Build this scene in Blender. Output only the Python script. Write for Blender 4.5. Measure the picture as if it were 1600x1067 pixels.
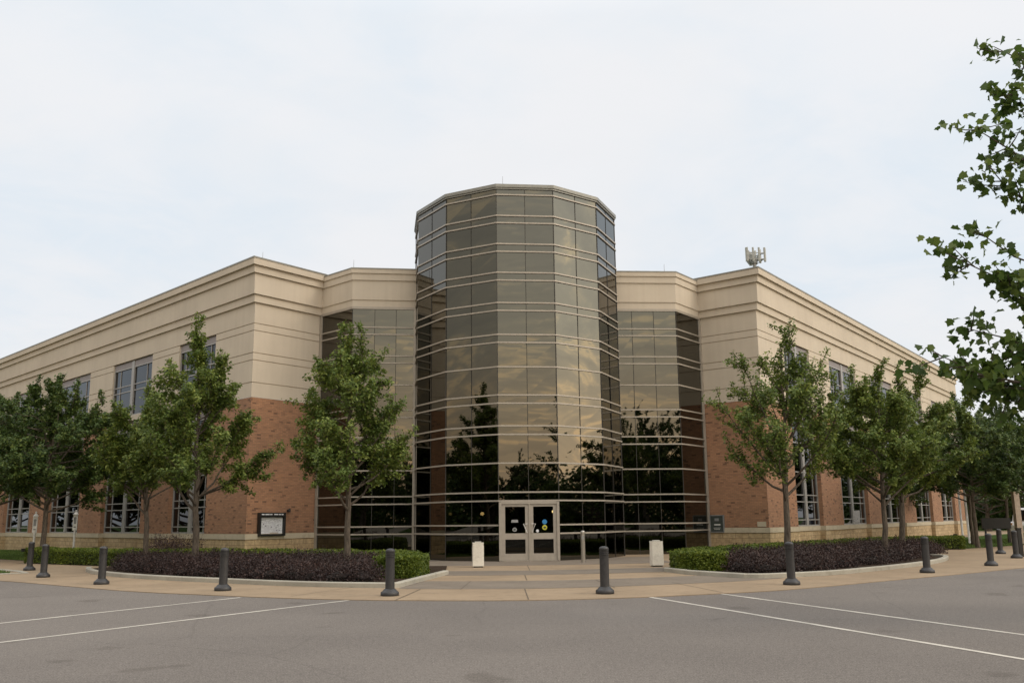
import bpy, math, random
import numpy as np
from mathutils import Matrix, Vector
R=math.radians
for o in list(bpy.data.objects): bpy.data.objects.remove(o)
S=bpy.context.scene
COL=S.collection
# ---------------------------------------------------------------- camera
cd=bpy.data.cameras.new('camera'); cam=bpy.data.objects.new('camera',cd); COL.objects.link(cam)
cd.sensor_width=36; cd.lens=1453.63*36/1600; cd.clip_start=.1; cd.clip_end=4000
cam.matrix_world=Matrix.Translation((0,0,1.5))@Matrix.Rotation(R(90+10.852),4,'X')@Matrix.Rotation(R(-.637),4,'Z')
S.camera=cam
# ---------------------------------------------------------------- light
SUN_AZ=R(108)      # measured from +Y towards +X : veiled sun on the right, a little behind the camera
SUN_EL=R(42)
sd=Vector((math.sin(SUN_AZ)*math.cos(SUN_EL),math.cos(SUN_AZ)*math.cos(SUN_EL),math.sin(SUN_EL)))
w=bpy.data.worlds.new('World'); S.world=w; w.use_nodes=True
nt=w.node_tree; nt.nodes.clear(); N=nt.nodes.new; LK=nt.links.new
out=N('ShaderNodeOutputWorld'); bg=N('ShaderNodeBackground'); bg2=N('ShaderNodeBackground'); mixs=N('ShaderNodeMixShader')
sky=N('ShaderNodeTexSky'); sky.sky_type='NISHITA'; sky.sun_disc=False; sky.sun_elevation=SUN_EL; sky.sun_rotation=SUN_AZ
bg.inputs[1].default_value=.1; LK(sky.outputs[0],bg.inputs[0])
tc=N('ShaderNodeTexCoord'); sep=N('ShaderNodeSeparateXYZ'); LK(tc.outputs['Generated'],sep.inputs[0])
def math_(op,a,b=None,clamp=False):
    n=N('ShaderNodeMath'); n.operation=op; n.use_clamp=clamp
    for i,v in enumerate((a,b)):
        if v is None: continue
        if isinstance(v,(int,float)): n.inputs[i].default_value=v
        else: LK(v,n.inputs[i])
    return n.outputs[0]
def ramp(fac,stops,interp='EASE'):
    n=N('ShaderNodeValToRGB'); n.color_ramp.interpolation=interp
    e=n.color_ramp.elements
    while len(e)<len(stops): e.new(.5)
    for el,(p,c) in zip(e,stops): el.position=p; el.color=(*c,1) if len(c)==3 else c
    LK(fac,n.inputs[0]); return n.outputs[0]
def mixc(f,a,b,mode='MIX'):
    n=N('ShaderNodeMix'); n.data_type='RGBA'; n.blend_type=mode
    for i,v in ((0,f),(6,a),(7,b)):
        if isinstance(v,(int,float)): n.inputs[i].default_value=v
        elif isinstance(v,tuple): n.inputs[i].default_value=(*v,1)
        else: LK(v,n.inputs[i])
    return n.outputs[2]
# cloud deck: project direction on a plane so that the clouds flatten to the horizon
zc=math_('MAXIMUM',sep.outputs[2],.02)
zz=math_('ADD',zc,.12)
comb=N('ShaderNodeCombineXYZ'); LK(math_('DIVIDE',sep.outputs[0],zz),comb.inputs[0]); LK(math_('DIVIDE',sep.outputs[1],zz),comb.inputs[1])
def noise(vec,scale,detail=5,rough=.55,dist=0):
    n=N('ShaderNodeTexNoise'); n.inputs['Scale'].default_value=scale; n.inputs['Detail'].default_value=detail
    n.inputs['Roughness'].default_value=rough; n.inputs['Distortion'].default_value=dist; LK(vec,n.inputs['Vector']); return n.outputs['Fac']
n1=noise(comb.outputs[0],.75,6,.55,.3); n2=noise(comb.outputs[0],2.2,5,.6,.6)
cl=mixc(ramp(n1,[(.36,(0,0,0)),(.60,(1,1,1))]),(.755,.83,.90),(.875,.88,.895))
cl=mixc(ramp(n2,[(.38,(0,0,0)),(.66,(.5,.5,.5))]),cl,(.90,.90,.915))
# brighter overhead
up=ramp(sep.outputs[2],[(0,(1,1,1)),(.5,(1.06,1.06,1.06)),(.75,(1.7,1.69,1.66)),(1,(2.0,1.98,1.92))],'LINEAR')
cl=mixc(1.0,cl,up,'MULTIPLY')
# evening side (behind and right of the camera): darker, warmer, with glowing streaks low down
back=ramp(sep.outputs[1],[(0,(1,1,1)),(1,(0,0,0))],'LINEAR')
mr=N('ShaderNodeMapRange'); mr.inputs[1].default_value=-.25; mr.inputs[2].default_value=.35; mr.inputs[3].default_value=1; mr.inputs[4].default_value=0; mr.interpolation_type='SMOOTHSTEP'; LK(sep.outputs[1],mr.inputs[0])
low=ramp(sep.outputs[2],[(0,(.95,.66,.42)),(.09,(.93,.72,.50)),(.2,(.88,.80,.66)),(.42,(.84,.82,.77)),(.62,(.80,.79,.77)),(.8,(1.2,1.18,1.15))],'LINEAR')
xr=N('ShaderNodeMapRange'); xr.inputs[1].default_value=-.7; xr.inputs[2].default_value=1; xr.inputs[3].default_value=.95; xr.inputs[4].default_value=2.25; LK(sep.outputs[0],xr.inputs[0])
mp=N('ShaderNodeMapping'); mp.inputs['Scale'].default_value=(1.0,2.6,1); LK(comb.outputs[0],mp.inputs[0]); n3=noise(mp.outputs[0],1.5,8,.62,1.4)
st=ramp(n3,[(.36,(.80,.80,.81)),(.52,(.93,.92,.90)),(.58,(1.15,1.08,.98)),(.62,(1.5,1.33,1.08)),(.68,(1.0,.98,.95))],'LINEAR')
ev=mixc(1.0,low,st,'MULTIPLY')
vm=N('ShaderNodeVectorMath'); vm.operation='SCALE'; LK(ev,vm.inputs[0]); LK(ramp(math_('MULTIPLY',math_('ADD',sep.outputs[0],1.0),.5),[(.05,(.95,.95,.95)),(.6,(2.0,2.0,2.0)),(.8,(2.35,2.35,2.35)),(1.0,(3.7,3.7,3.7))],'LINEAR'),vm.inputs['Scale'])
cl=mixc(mr.outputs[0],cl,vm.outputs[0])
LK(cl,bg2.inputs[0]); bg2.inputs[1].default_value=1.0
mixs.inputs[0].default_value=.93; LK(bg.outputs[0],mixs.inputs[1]); LK(bg2.outputs[0],mixs.inputs[2]); LK(mixs.outputs[0],out.inputs[0])
sl=bpy.data.lights.new('sun','SUN'); sl.energy=.75; sl.angle=R(18); sl.color=(1,.82,.6)
so=bpy.data.objects.new('sun',sl); COL.objects.link(so); so.rotation_euler=sd.to_track_quat('Z','Y').to_euler()
S.view_settings.view_transform='Standard'; S.view_settings.look='None'; S.view_settings.exposure=0; S.view_settings.gamma=1
S.render.engine='CYCLES'
S.cycles.transparent_max_bounces=12; S.cycles.max_bounces=6
# ---------------------------------------------------------------- materials
def mat(name,fn):
    global nt,N,LK
    m=bpy.data.materials.new(name); m.use_nodes=True; nt=m.node_tree; nt.nodes.clear(); N=nt.nodes.new; LK=nt.links.new
    o=N('ShaderNodeOutputMaterial'); p=N('ShaderNodeBsdfPrincipled'); LK(p.outputs[0],o.inputs[0]); fn(p,o); return m
def setv(p,**k):
    for n,v in k.items():
        n={'col':'Base Color','rough':'Roughness','metal':'Metallic','spec':'Specular IOR Level'}.get(n,n)
        if isinstance(v,(int,float)): p.inputs[n].default_value=v
        elif isinstance(v,tuple): p.inputs[n].default_value=(*v,1)
        else: LK(v,p.inputs[n])
def coord(kind='Object',scale=None):
    t=N('ShaderNodeTexCoord').outputs[kind]
    if scale:
        m=N('ShaderNodeMapping'); m.inputs['Scale'].default_value=scale; LK(t,m.inputs[0]); return m.outputs[0]
    return t
def bump(p,h,strength=.3,dist=.02):
    b=N('ShaderNodeBump'); b.inputs['Strength'].default_value=strength; b.inputs['Distance'].default_value=dist; LK(h,b.inputs['Height']); LK(b.outputs[0],p.inputs['Normal'])
def plain(name,c,rough=.5,metal=0,var=.12,sc=6,spec=.5):
    def f(p,o):
        n=noise(coord(),sc,4)
        d=tuple(x*(1-var) for x in c); l=tuple(min(1,x*(1+var)) for x in c)
        setv(p,col=ramp(n,[(.3,d),(.7,l)]),rough=rough,metal=metal,spec=spec)
    return mat(name,f)
def f_brick(p,o):
    uv=coord('UV'); b=N('ShaderNodeTexBrick'); LK(uv,b.inputs[0])
    b.inputs['Scale'].default_value=1; b.inputs['Brick Width'].default_value=.20; b.inputs['Row Height'].default_value=.068
    b.inputs['Mortar Size'].default_value=.007; b.inputs['Mortar Smooth'].default_value=.2; b.inputs['Bias'].default_value=0
    b.inputs['Color1'].default_value=(.40,.215,.125,1); b.inputs['Color2'].default_value=(.30,.158,.094,1); b.inputs['Mortar'].default_value=(.22,.15,.10,1)
    # odd dark and buff bricks
    s=N('ShaderNodeSeparateXYZ'); LK(uv,s.inputs[0])
    c=N('ShaderNodeCombineXYZ'); row=math_('FLOOR',math_('DIVIDE',s.outputs[1],.068))
    LK(math_('FLOOR',math_('ADD',math_('DIVIDE',s.outputs[0],.20),math_('MULTIPLY',row,.5))),c.inputs[0]); LK(row,c.inputs[1])
    wn=N('ShaderNodeTexWhiteNoise'); LK(c.outputs[0],wn.inputs[0])
    col=mixc(ramp(wn.outputs[0],[(.90,(0,0,0)),(.96,(.7,.7,.7))],'LINEAR'),b.outputs[0],(.10,.055,.04))
    col=mixc(ramp(wn.outputs[0],[(.03,(.4,.4,.4)),(.08,(0,0,0))],'LINEAR'),col,(.36,.19,.10))
    n=noise(uv,.35,4); col=mixc(1.0,col,ramp(n,[(.3,(.85,.85,.85)),(.7,(1.12,1.08,1.05))]),'MULTIPLY')
    setv(p,col=col,rough=.85); bump(p,b.outputs[1],.25,-.006)
def f_stone(p,o):
    uv=coord('UV'); b=N('ShaderNodeTexBrick'); LK(uv,b.inputs[0])
    b.inputs['Scale'].default_value=1; b.inputs['Brick Width'].default_value=.62; b.inputs['Row Height'].default_value=.207
    b.inputs['Mortar Size'].default_value=.012; b.inputs['Mortar Smooth'].default_value=.6; b.inputs['Bias'].default_value=0
    b.inputs['Color1'].default_value=(.50,.38,.23,1); b.inputs['Color2'].default_value=(.42,.31,.18,1); b.inputs['Mortar'].default_value=(.23,.17,.10,1)
    n=noise(uv,5,7,.65); n0=noise(uv,.9,3)
    col=mixc(1.0,b.outputs[0],ramp(n,[(.25,(.72,.72,.72)),(.7,(1.15,1.15,1.15))]),'MULTIPLY')
    col=mixc(1.0,col,ramp(n0,[(.3,(.88,.86,.82)),(.7,(1.1,1.1,1.1))]),'MULTIPLY')
    setv(p,col=col,rough=.9); bump(p,n,.8,.05)
def f_stucco(p,o):
    uv=coord('UV'); n=noise(uv,.5,5); m=N('ShaderNodeMapping'); m.inputs['Scale'].default_value=(2.5,.12,1); LK(uv,m.inputs[0])
    n2_=noise(m.outputs[0],1.2,5,.65); fine=noise(uv,45,3)
    col=ramp(n,[(.3,(.535,.475,.395)),(.7,(.585,.52,.432))])
    col=mixc(1.0,col,ramp(n2_,[(.3,(.965,.96,.955)),(.65,(1.02,1.02,1.02))]),'MULTIPLY')
    setv(p,col=col,rough=.9,spec=.2); bump(p,fine,.25,.004)
def f_asphalt(p,o):
    t=coord(); f1=noise(t,55,3,.8); f2=noise(t,14,5,.7); big=noise(t,.18,5,.6); 
    v=N('ShaderNodeTexVoronoi'); v.inputs['Scale'].default_value=45; LK(t,v.inputs['Vector'])
    col=ramp(f1,[(.32,(.078,.070,.064)),(.5,(.150,.134,.123)),(.70,(.31,.28,.255))])
    col=mixc(ramp(v.outputs['Distance'],[(.08,(.8,.8,.8)),(.26,(0,0,0))],'LINEAR'),col,(.235,.208,.185))
    col=mixc(1.0,col,ramp(f2,[(.3,(.84,.84,.84)),(.7,(1.12,1.12,1.12))]),'MULTIPLY')
    col=mixc(1.0,col,ramp(big,[(.3,(.88,.875,.87)),(.7,(1.08,1.075,1.06))]),'MULTIPLY')
    sp=noise(t,.9,2,.4); col=mixc(1.0,col,ramp(sp,[(.27,(.80,.79,.78)),(.34,(1,1,1))]),'MULTIPLY')
    # hairline cracks
    vc=N('ShaderNodeTexVoronoi'); vc.feature='DISTANCE_TO_EDGE'; vc.inputs['Scale'].default_value=.16
    dd=mixc(.25,t,noise_c(t,.6)); LK(dd,vc.inputs['Vector']); col=mixc(1.0,col,ramp(vc.outputs['Distance'],[(0,(.88,.88,.88)),(.003,(1,1,1))],'LINEAR'),'MULTIPLY')
    setv(p,col=col,rough=.93,spec=.25); bump(p,f1,.5,.006)
def noise_c(vec,scale):
    n=N('ShaderNodeTexNoise'); n.inputs['Scale'].default_value=scale; LK(vec,n.inputs['Vector']); return n.outputs['Color']
def f_conc(c,grime=.10):
    def f(p,o):
        t=coord(); n=noise(t,.7,6,.6); g=noise(t,60,3,.7); s=noise(t,4,6,.65)
        col=ramp(n,[(.3,tuple(x*(1-grime) for x in c)),(.7,tuple(x*(1+grime) for x in c))])
        col=mixc(1.0,col,ramp(g,[(.3,(.9,.9,.9)),(.7,(1.08,1.08,1.08))]),'MULTIPLY')
        col=mixc(1.0,col,ramp(s,[(.32,(.86,.85,.84)),(.5,(1,1,1))]),'MULTIPLY')
        setv(p,col=col,rough=.92,spec=.25); bump(p,g,.3,.004)
    return f
def f_grass(p,o):
    t=coord(); n=noise(t,1.1,5); g=noise(t,40,4,.8)
    col=mixc(g,ramp(n,[(.3,(.045,.085,.018)),(.7,(.085,.14,.03))]),(.03,.06,.012)); setv(p,col=col,rough=1,spec=.1); bump(p,g,1,.05)
def f_soil(p,o):
    g=noise(coord(),25,6,.8); setv(p,col=ramp(g,[(.3,(.02,.014,.01)),(.7,(.075,.052,.038))]),rough=1,spec=.1); bump(p,g,1,.04)
def leafmat(name,a,b,c,trans=.28,rough=.55):
    def f(p,o):
        gi=N('ShaderNodeNewGeometry'); r=gi.outputs['Random Per Island']
        big=noise(coord(),.9,2)
        col=ramp(r,[(0,a),(.5,b),(1,c)],'LINEAR')
        col=mixc(1.0,col,ramp(big,[(.35,(.8,.84,.8)),(.65,(1.15,1.1,1.0))]),'MULTIPLY')
        setv(p,col=col,rough=rough,spec=.35)
        tr=N('ShaderNodeBsdfTranslucent'); LK(col,tr.inputs[0]); mx=N('ShaderNodeMixShader'); mx.inputs[0].default_value=trans
        LK(p.outputs[0],mx.inputs[1]); LK(tr.outputs[0],mx.inputs[2]); LK(mx.outputs[0],o.inputs[0])
    return mat(name,f)
def f_bark(p,o):
    t=coord('Object',(14,14,2.5)); n=noise(t,2,6,.7); setv(p,col=ramp(n,[(.3,(.055,.045,.037)),(.7,(.15,.125,.10))]),rough=.95,spec=.2); bump(p,n,.8,.02)
def glassmat(name,f0,see,tint):
    def f(p,o):
        setv(p,col=f0,metal=1.0,rough=.012)
        wav=noise(coord('Object'),.55,2); bump(p,wav,.03,.03)
        tr=N('ShaderNodeBsdfTransparent'); tr.inputs[0].default_value=(*tint,1)
        mx=N('ShaderNodeMixShader'); mx.inputs[0].default_value=see; LK(p.outputs[0],mx.inputs[1]); LK(tr.outputs[0],mx.inputs[2]); LK(mx.outputs[0],o.inputs[0])
    return mat(name,f)
def emat(name,c,s):
    def f(p,o): setv(p,col=c); p.inputs['Emission Color'].default_value=(*c,1); p.inputs['Emission Strength'].default_value=s
    return mat(name,f)
M=dict(
 brick=mat('brick',f_brick), stone=mat('split stone',f_stone), stucco=mat('stucco',f_stucco),
 sill=mat('sill stone',f_conc((.50,.44,.335),.06)), asphalt=mat('asphalt',f_asphalt),
 tan=mat('tan concrete',f_conc((.285,.215,.145))), grey=mat('grey concrete',f_conc((.185,.155,.125))), kerb=mat('kerb concrete',f_conc((.36,.34,.29),.12)),
 joint=plain('joint',(.09,.07,.05),.9), paint=mat('road paint',f_conc((.50,.47,.42),.14)),
 grass=mat('grass',f_grass), soil=mat('soil',f_soil), bark=mat('bark',f_bark),
 alu=plain('bronze aluminium',(.37,.335,.29),.42,.15,.06), white_alu=plain('aluminium frame',(.34,.33,.32),.45,.15,.06), joint_dark=plain('gasket',(.035,.032,.028),.6),
 coping=plain('coping metal',(.26,.26,.24),.45,.3,.08), roof=plain('roof membrane',(.3,.3,.29),.9), panel=plain('grey header panel',(.25,.22,.215),.5,.1,.06),
 glass=glassmat('bronze curtain glass',(.122,.120,.106),.07,(.8,.72,.6)), wglass=glassmat('window glass',(.042,.044,.047),.0,(1,1,1)), dglass=glassmat('door glass',(.05,.05,.045),.45,(.6,.6,.55)),
 interior=plain('interior',(.06,.05,.04),.8), ifloor=plain('interior floor',(.08,.065,.05),.5), wood=plain('wood ceiling',(.35,.17,.07),.6),
 bollard=plain('bollard coating',(.032,.031,.033),.45,.1,.15,12), dark=plain('black metal',(.018,.018,.018),.4), steel=plain('brushed steel',(.45,.43,.40),.35,.9,.08,30),
 can=mat('white concrete',f_conc((.74,.71,.64),.07)), white=plain('white paint',(.78,.78,.76),.5), paper=plain('paper',(.72,.74,.78),.6,0,.1,25), blue=plain('blue sticker',(.03,.20,.45),.5), yellow=plain('yellow sticker',(.50,.48,.05),.5),
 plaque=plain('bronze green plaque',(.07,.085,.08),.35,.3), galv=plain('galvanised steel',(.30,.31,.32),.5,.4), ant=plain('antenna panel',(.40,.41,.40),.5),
 lamp=emat('lamp glow',(1,.72,.3),5), car_white=plain('white car paint',(.6,.6,.6),.25,0,.03), car_dark=plain('dark car paint',(.03,.035,.05),.25,0,.03), tyre=plain('tyre',(.02,.02,.02),.9), orange=plain('tail light orange',(.35,.16,.05),.6), tanpost=plain('tan post',(.42,.34,.27),.7),  # orange is the even colour of the tail lights
 leaf=leafmat('pear leaf',(.075,.120,.024),(.125,.185,.038),(.22,.26,.06)), leafd=leafmat('dark leaf',(.040,.076,.020),(.065,.112,.028),(.13,.175,.042)),
 maple=leafmat('maple leaf',(.045,.085,.018),(.08,.135,.028),(.15,.20,.045),.42,.45), box=leafmat('boxwood leaf',(.050,.086,.012),(.100,.145,.018),(.175,.215,.028),.22),
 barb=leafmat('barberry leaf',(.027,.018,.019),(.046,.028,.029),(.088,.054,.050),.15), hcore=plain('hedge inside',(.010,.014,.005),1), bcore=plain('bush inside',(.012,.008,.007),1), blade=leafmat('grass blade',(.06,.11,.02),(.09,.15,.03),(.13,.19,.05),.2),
)
# ---------------------------------------------------------------- mesh helpers
class MB:
    def __init__(s): s.v=[]; s.f=[]; s.uv=[]; s.m=[]
    def face(s,pts,uv=None,mi=0):
        b=len(s.v); s.v+=[tuple(p) for p in pts]; s.f.append(tuple(range(b,b+len(pts))))
        if uv is None: uv=[(p[0]+p[1],p[2]) for p in pts]
        s.uv+=list(uv); s.m.append(mi)
    def quad(s,a,b,c,d,uv=None,mi=0): s.face((a,b,c,d),uv,mi)
    def box(s,c,sx,sy,sz,rz=0,mi=0,taper=1.0):
        ca,sa=math.cos(rz),math.sin(rz); P=[]
        for z,t in ((-.5,1),(.5,taper)):
            for x,y in ((-.5,-.5),(.5,-.5),(.5,.5),(-.5,.5)):
                X,Y=x*sx*t,y*sy*t; P.append((c[0]+X*ca-Y*sa,c[1]+X*sa+Y*ca,c[2]+z*sz))
        for q in ((0,1,5,4),(1,2,6,5),(2,3,7,6),(3,0,4,7),(4,5,6,7),(3,2,1,0)): s.face([P[i] for i in q],mi=mi)
    def bar(s,a,b,w,d,up=(0,0,1),mi=0):      # box beam from a to b, w across, d along 'up'
        a,b=Vector(a),Vector(b); t=(b-a).normalized(); u=Vector(up); x=t.cross(u)
        if x.length<1e-4: x=t.cross(Vector((0,1,0)))
        x.normalize(); y=x.cross(t).normalized(); x*=w/2; y*=d/2
        A=[a+x+y,a-x+y,a-x-y,a+x-y]; B=[p+(b-a) for p in A]
        for i in range(4): s.face((A[i],A[(i+1)%4],B[(i+1)%4],B[i]),mi=mi)
        s.face(A[::-1],mi=mi); s.face(B,mi=mi)
    def lathe(s,c,prof,n=20,mi=0):
        for (r0,z0),(r1,z1) in zip(prof,prof[1:]):
            for i in range(n):
                a0,a1=2*math.pi*i/n,2*math.pi*(i+1)/n
                p=lambda r,z,a:(c[0]+r*math.cos(a),c[1]+r*math.sin(a),c[2]+z)
                if r0<1e-6: s.face((p(r0,z0,a0),p(r1,z1,a1),p(r1,z1,a0)),mi=mi)
                elif r1<1e-6: s.face((p(r0,z0,a0),p(r0,z0,a1),p(r1,z1,a0)),mi=mi)
                else: s.face((p(r0,z0,a0),p(r0,z0,a1),p(r1,z1,a1),p(r1,z1,a0)),mi=mi)
    def tube(s,pts,radii,n=6,mi=0):
        rings=[]
        pts=[Vector(p) for p in pts]
        for i,p in enumerate(pts):
            t=(pts[min(i+1,len(pts)-1)]-pts[max(i-1,0)]).normalized(); x=t.cross(Vector((.3,.1,1)))
            if x.length<1e-3: x=t.cross(Vector((1,0,0)))
            x.normalize(); y=t.cross(x)
            rings.append([p+(x*math.cos(2*math.pi*k/n)+y*math.sin(2*math.pi*k/n))*radii[i] for k in range(n)])
        for a,b in zip(rings,rings[1:]):
            for k in range(n): s.face((a[k],a[(k+1)%n],b[(k+1)%n],b[k]),mi=mi)
    def build(s,name,mats,parent=None,smooth=False,weld=False):
        me=bpy.data.meshes.new(name); me.from_pydata(s.v,[],s.f)
        if not isinstance(mats,(list,tuple)): mats=[mats]
        for m in mats: me.materials.append(m)
        u=me.uv_layers.new(name='UVMap'); u.data.foreach_set('uv',np.array(s.uv,dtype=np.float32).ravel())
        me.polygons.foreach_set('material_index',s.m)
        if smooth: me.polygons.foreach_set('use_smooth',[True]*len(s.f))
        if weld:
            import bmesh
            bm=bmesh.new(); bm.from_mesh(me); bmesh.ops.remove_doubles(bm,verts=bm.verts,dist=1e-4); bm.to_mesh(me); bm.free()
        me.update(); o=bpy.data.objects.new(name,me); COL.objects.link(o)
        if parent: o.parent=parent; o.matrix_parent_inverse=Matrix.Translation(-parent.location) if parent.location.length else Matrix()
        return o
def tag(o,label,cat=None,group=None,kind=None):
    if label: o['label']=label
    if cat: o['category']=cat
    if group: o['group']=group
    if kind: o['kind']=kind
    return o
def empty(name,label,cat,group=None,loc=(0,0,0)):
    o=bpy.data.objects.new(name,None); o.empty_display_size=.3; o.location=loc; COL.objects.link(o); return tag(o,label,cat,group)
def struct(o): o['kind']='structure'; return o
def copy_tree(o,parent=None):
    c=o.copy(); COL.objects.link(c); c.parent=parent
    for ch in o.children: copy_tree(ch,c)
    return c
V2=lambda a:Vector((a[0],a[1]))
# ---------------------------------------------------------------- ground
def sheet(name,poly,z,m,uvs=None):
    b=MB(); b.face([(x,y,z) for x,y in poly]); return b.build(name,m)
def spline(pts,n=8):
    P=[Vector(p) for p in pts]; P=[P[0]*2-P[1]]+P+[P[-1]*2-P[-2]]; out=[]
    for i in range(1,len(P)-2):
        for k in range(n):
            t=k/n; a,b,c,d=P[i-1:i+3]
            out.append(.5*((2*b)+(-a+c)*t+(2*a-5*b+4*c-d)*t*t+(-a+3*b-3*c+d)*t**3))
    out.append(P[-2]); return [tuple(p) for p in out]
struct(sheet('ground',[(-1500,-1500),(1500,-1500),(1500,1500),(-1500,1500)],-.03,M['grass']))
struct(sheet('parking_lot',[(-90,-32),(90,-32),(90,70),(-90,70)],0,M['asphalt']))
EDGE=spline([(-60,62),(-34,42),(-20,30.6),(-14.2,26.45),(-11.26,23.95),(-8.74,21.8),(-6.17,20.2),(-3.84,19.0),(-2.0,18.45),(0,18.2),(1.9,18.45),(3.81,19.15),(5.78,20.15),(9.1,22.8),(11.42,24.65),(14.44,27.2),(22,33.6),(36,45),(64,68)])
struct(sheet('sidewalk',EDGE+[(64,90),(-60,90)],.014,M['tan']))
ex=np.array([p[0] for p in EDGE]); ey=np.array([p[1] for p in EDGE])
ys=lambda x:float(np.interp(x,ex,ey))
# grey bands follow the kerb line
BAND=MB()
for d0,d1,x0,x1,fl in ((2.95,5.6,-2.6,6.6,1),(8.1,10.4,-2.6,5.6,.75),(13.6,19,-4.6,5.4,.5)):
    xs=np.linspace(x0,x1,40)
    for a,b in zip(xs,xs[1:]):
        g=lambda x,d: 18.2+(ys(x)-18.2)*fl+d
        BAND.quad((a,g(a,d0),.018),(b,g(b,d0),.018),(b,g(b,d1),.018),(a,g(a,d1),.018))
struct(BAND.build('paving_band',M['grey']))
J=MB()
for i,(x,y0,y1,dx) in enumerate([(.25,18.25,21.1,-.04),(.3,24,26.2,-.03),(.45,28.6,31.8,-.03),(-4.6,19.7,22.3,.9),(4.2,19.4,22.6,-.5),(9.4,23.2,25.6,-1.2),(-9.4,22.6,25.4,1.1),(12.9,26,28.8,-1.5),(-13.2,26.3,30.4,.5),(2.2,21.1,23.9,-.2),(-1.2,21.1,23.9,.1),(-2.3,18.5,21.3,.2)]):
    J.quad((x,y0,.0215),(x+.018,y0,.0215),(x+.018+dx,y1,.0215),(x+dx,y1,.0215))
for k in range(-1,9):
    x=10+k*3.1; 
    if k>2: J.quad((x,ys(x)+.1,.0215),(x+.02,ys(x)+.1,.0215),(x-4.1,ys(x)+6,.0215),(x-4.12,ys(x)+6,.0215))
struct(J.build('paving_joint',M['joint']))
pave_edge=MB()
for p,q in zip(EDGE,EDGE[1:]):
    pave_edge.quad((p[0],p[1],-.01),(q[0],q[1],-.01),(q[0],q[1],.014),(p[0],p[1],.014))
struct(pave_edge.build('pavement_edge',M['tan']))
LAWN_L=[(-18.6,38.6),(-23.4,43.2),(-34,53),(-60,77),(-60,92),(-40,68.5),(-28.5,56.8),(-11,39.2),(-8.4,39.8),(-5.2,32.2),(-9,31),(-14,34)]
LAWN_R=[(18.9,41.8),(22,44.2),(25.8,47.6),(40,58),(64,80),(50,88),(40,76),(11.5,41.5),(8.3,41.2),(5.9,31),(5.6,28.5),(9,31)]
struct(sheet('lawn',LAWN_L,.024,M['grass'])); struct(sheet('lawn',LAWN_R,.024,M['grass']))
LAWN_S=[(-16.0,30.4),(-16.9,31.6),(-19.6,34.2),(-34,44.5),(-60,64),(-60,60.5),(-34,41.6),(-20.4,31.3)]
struct(sheet('lawn',LAWN_S,.028,M['grass']))
def blades(name,label,poly,n,seed,h=.07):
    rng=np.random.default_rng(seed); P=np.array(poly); lo,hi=P.min(0),P.max(0); hi=np.minimum(hi,[40,58]); lo=np.maximum(lo,[-40,0]); pts=[]
    while len(pts)<n:
        q=rng.uniform(lo,hi,(n,2)); x,y=q[:,0],q[:,1]; c=np.zeros(n,bool); j=len(P)-1
        for i in range(len(P)):
            k=((P[i,1]>y)!=(P[j,1]>y))&(x<(P[j,0]-P[i,0])*(y-P[i,1])/(P[j,1]-P[i,1]+1e-9)+P[i,0]); c^=k; j=i
        pts+=list(q[c])
    pts=np.array(pts[:n]); a=rng.uniform(0,6.28,n); hh=h*rng.uniform(.5,1.3,n); wv=np.stack([np.cos(a),np.sin(a)],1)*.012
    v=np.zeros((n,3,3)); v[:,0,:2]=pts-wv; v[:,1,:2]=pts+wv; v[:,2,:2]=pts+rng.normal(0,.02,(n,2)); v[:,:2,2]=.02; v[:,2,2]=.02+hh
    o=npmesh(name,v.reshape(-1,3),np.arange(n*3).reshape(n,3),M['blade']); tag(o,label,'grass',None,'stuff'); return o
def npmesh(name,v,f,m,parent=None):
    me=bpy.data.meshes.new(name); k=f.shape[1]; n=len(f)
    me.vertices.add(len(v)); me.vertices.foreach_set('co',v.astype(np.float32).ravel())
    me.loops.add(n*k); me.loops.foreach_set('vertex_index',f.astype(np.int32).ravel())
    me.polygons.add(n); me.polygons.foreach_set('loop_start',np.arange(0,n*k,k,dtype=np.int32))
    if not isinstance(m,(list,tuple)): m=[m]
    for x in m: me.materials.append(x)
    me.update(calc_edges=True); o=bpy.data.objects.new(name,me); COL.objects.link(o)
    if parent: o.parent=parent; o.matrix_parent_inverse=Matrix.Translation(-parent.location)
    return o
blades('grass_blades','short mown grass between the left wing and the walk',LAWN_L,45000,1)
blades('grass_blades','short mown grass beside the right wing beyond the purple bed',LAWN_R,45000,2)
blades('grass_blades','small wedge of bright grass by the road at the left edge',LAWN_S,20000,3)
# kerbs and beds
def offs(path,d):   # offset polyline to its left
    out=[]; n=len(path)
    for i in range(n):
        a=V2(path[max(i-1,0)]); b=V2(path[min(i+1,n-1)]); t=(b-a).normalized(); out.append((path[i][0]-t.y*d,path[i][1]+t.x*d))
    return out
def kerb(name,path,w,z0,z1):
    b=MB(); A,B=path,offs(path,w); c=.02; A2=offs(path,c); B2=offs(path,w-c)
    for i in range(len(path)-1):
        p=lambda q,z:(q[i][0],q[i][1],z); r=lambda q,z:(q[i+1][0],q[i+1][1],z)
        b.quad(p(A,z0),r(A,z0),r(A,z1-c),p(A,z1-c)); b.quad(p(A,z1-c),r(A,z1-c),r(A2,z1),p(A2,z1)); b.quad(p(A2,z1),r(A2,z1),r(B2,z1),p(B2,z1)); b.quad(p(B2,z1),r(B2,z1),r(B,z1-c),p(B,z1-c)); b.quad(p(B,z1-c),r(B,z1-c),r(B,z0),p(B,z0))
    for j in (0,-1): b.quad((*A[j],z0),(*B[j],z0),(*B[j],z1),(*A[j],z1))
    return struct(b.build(name,M['kerb']))
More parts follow.
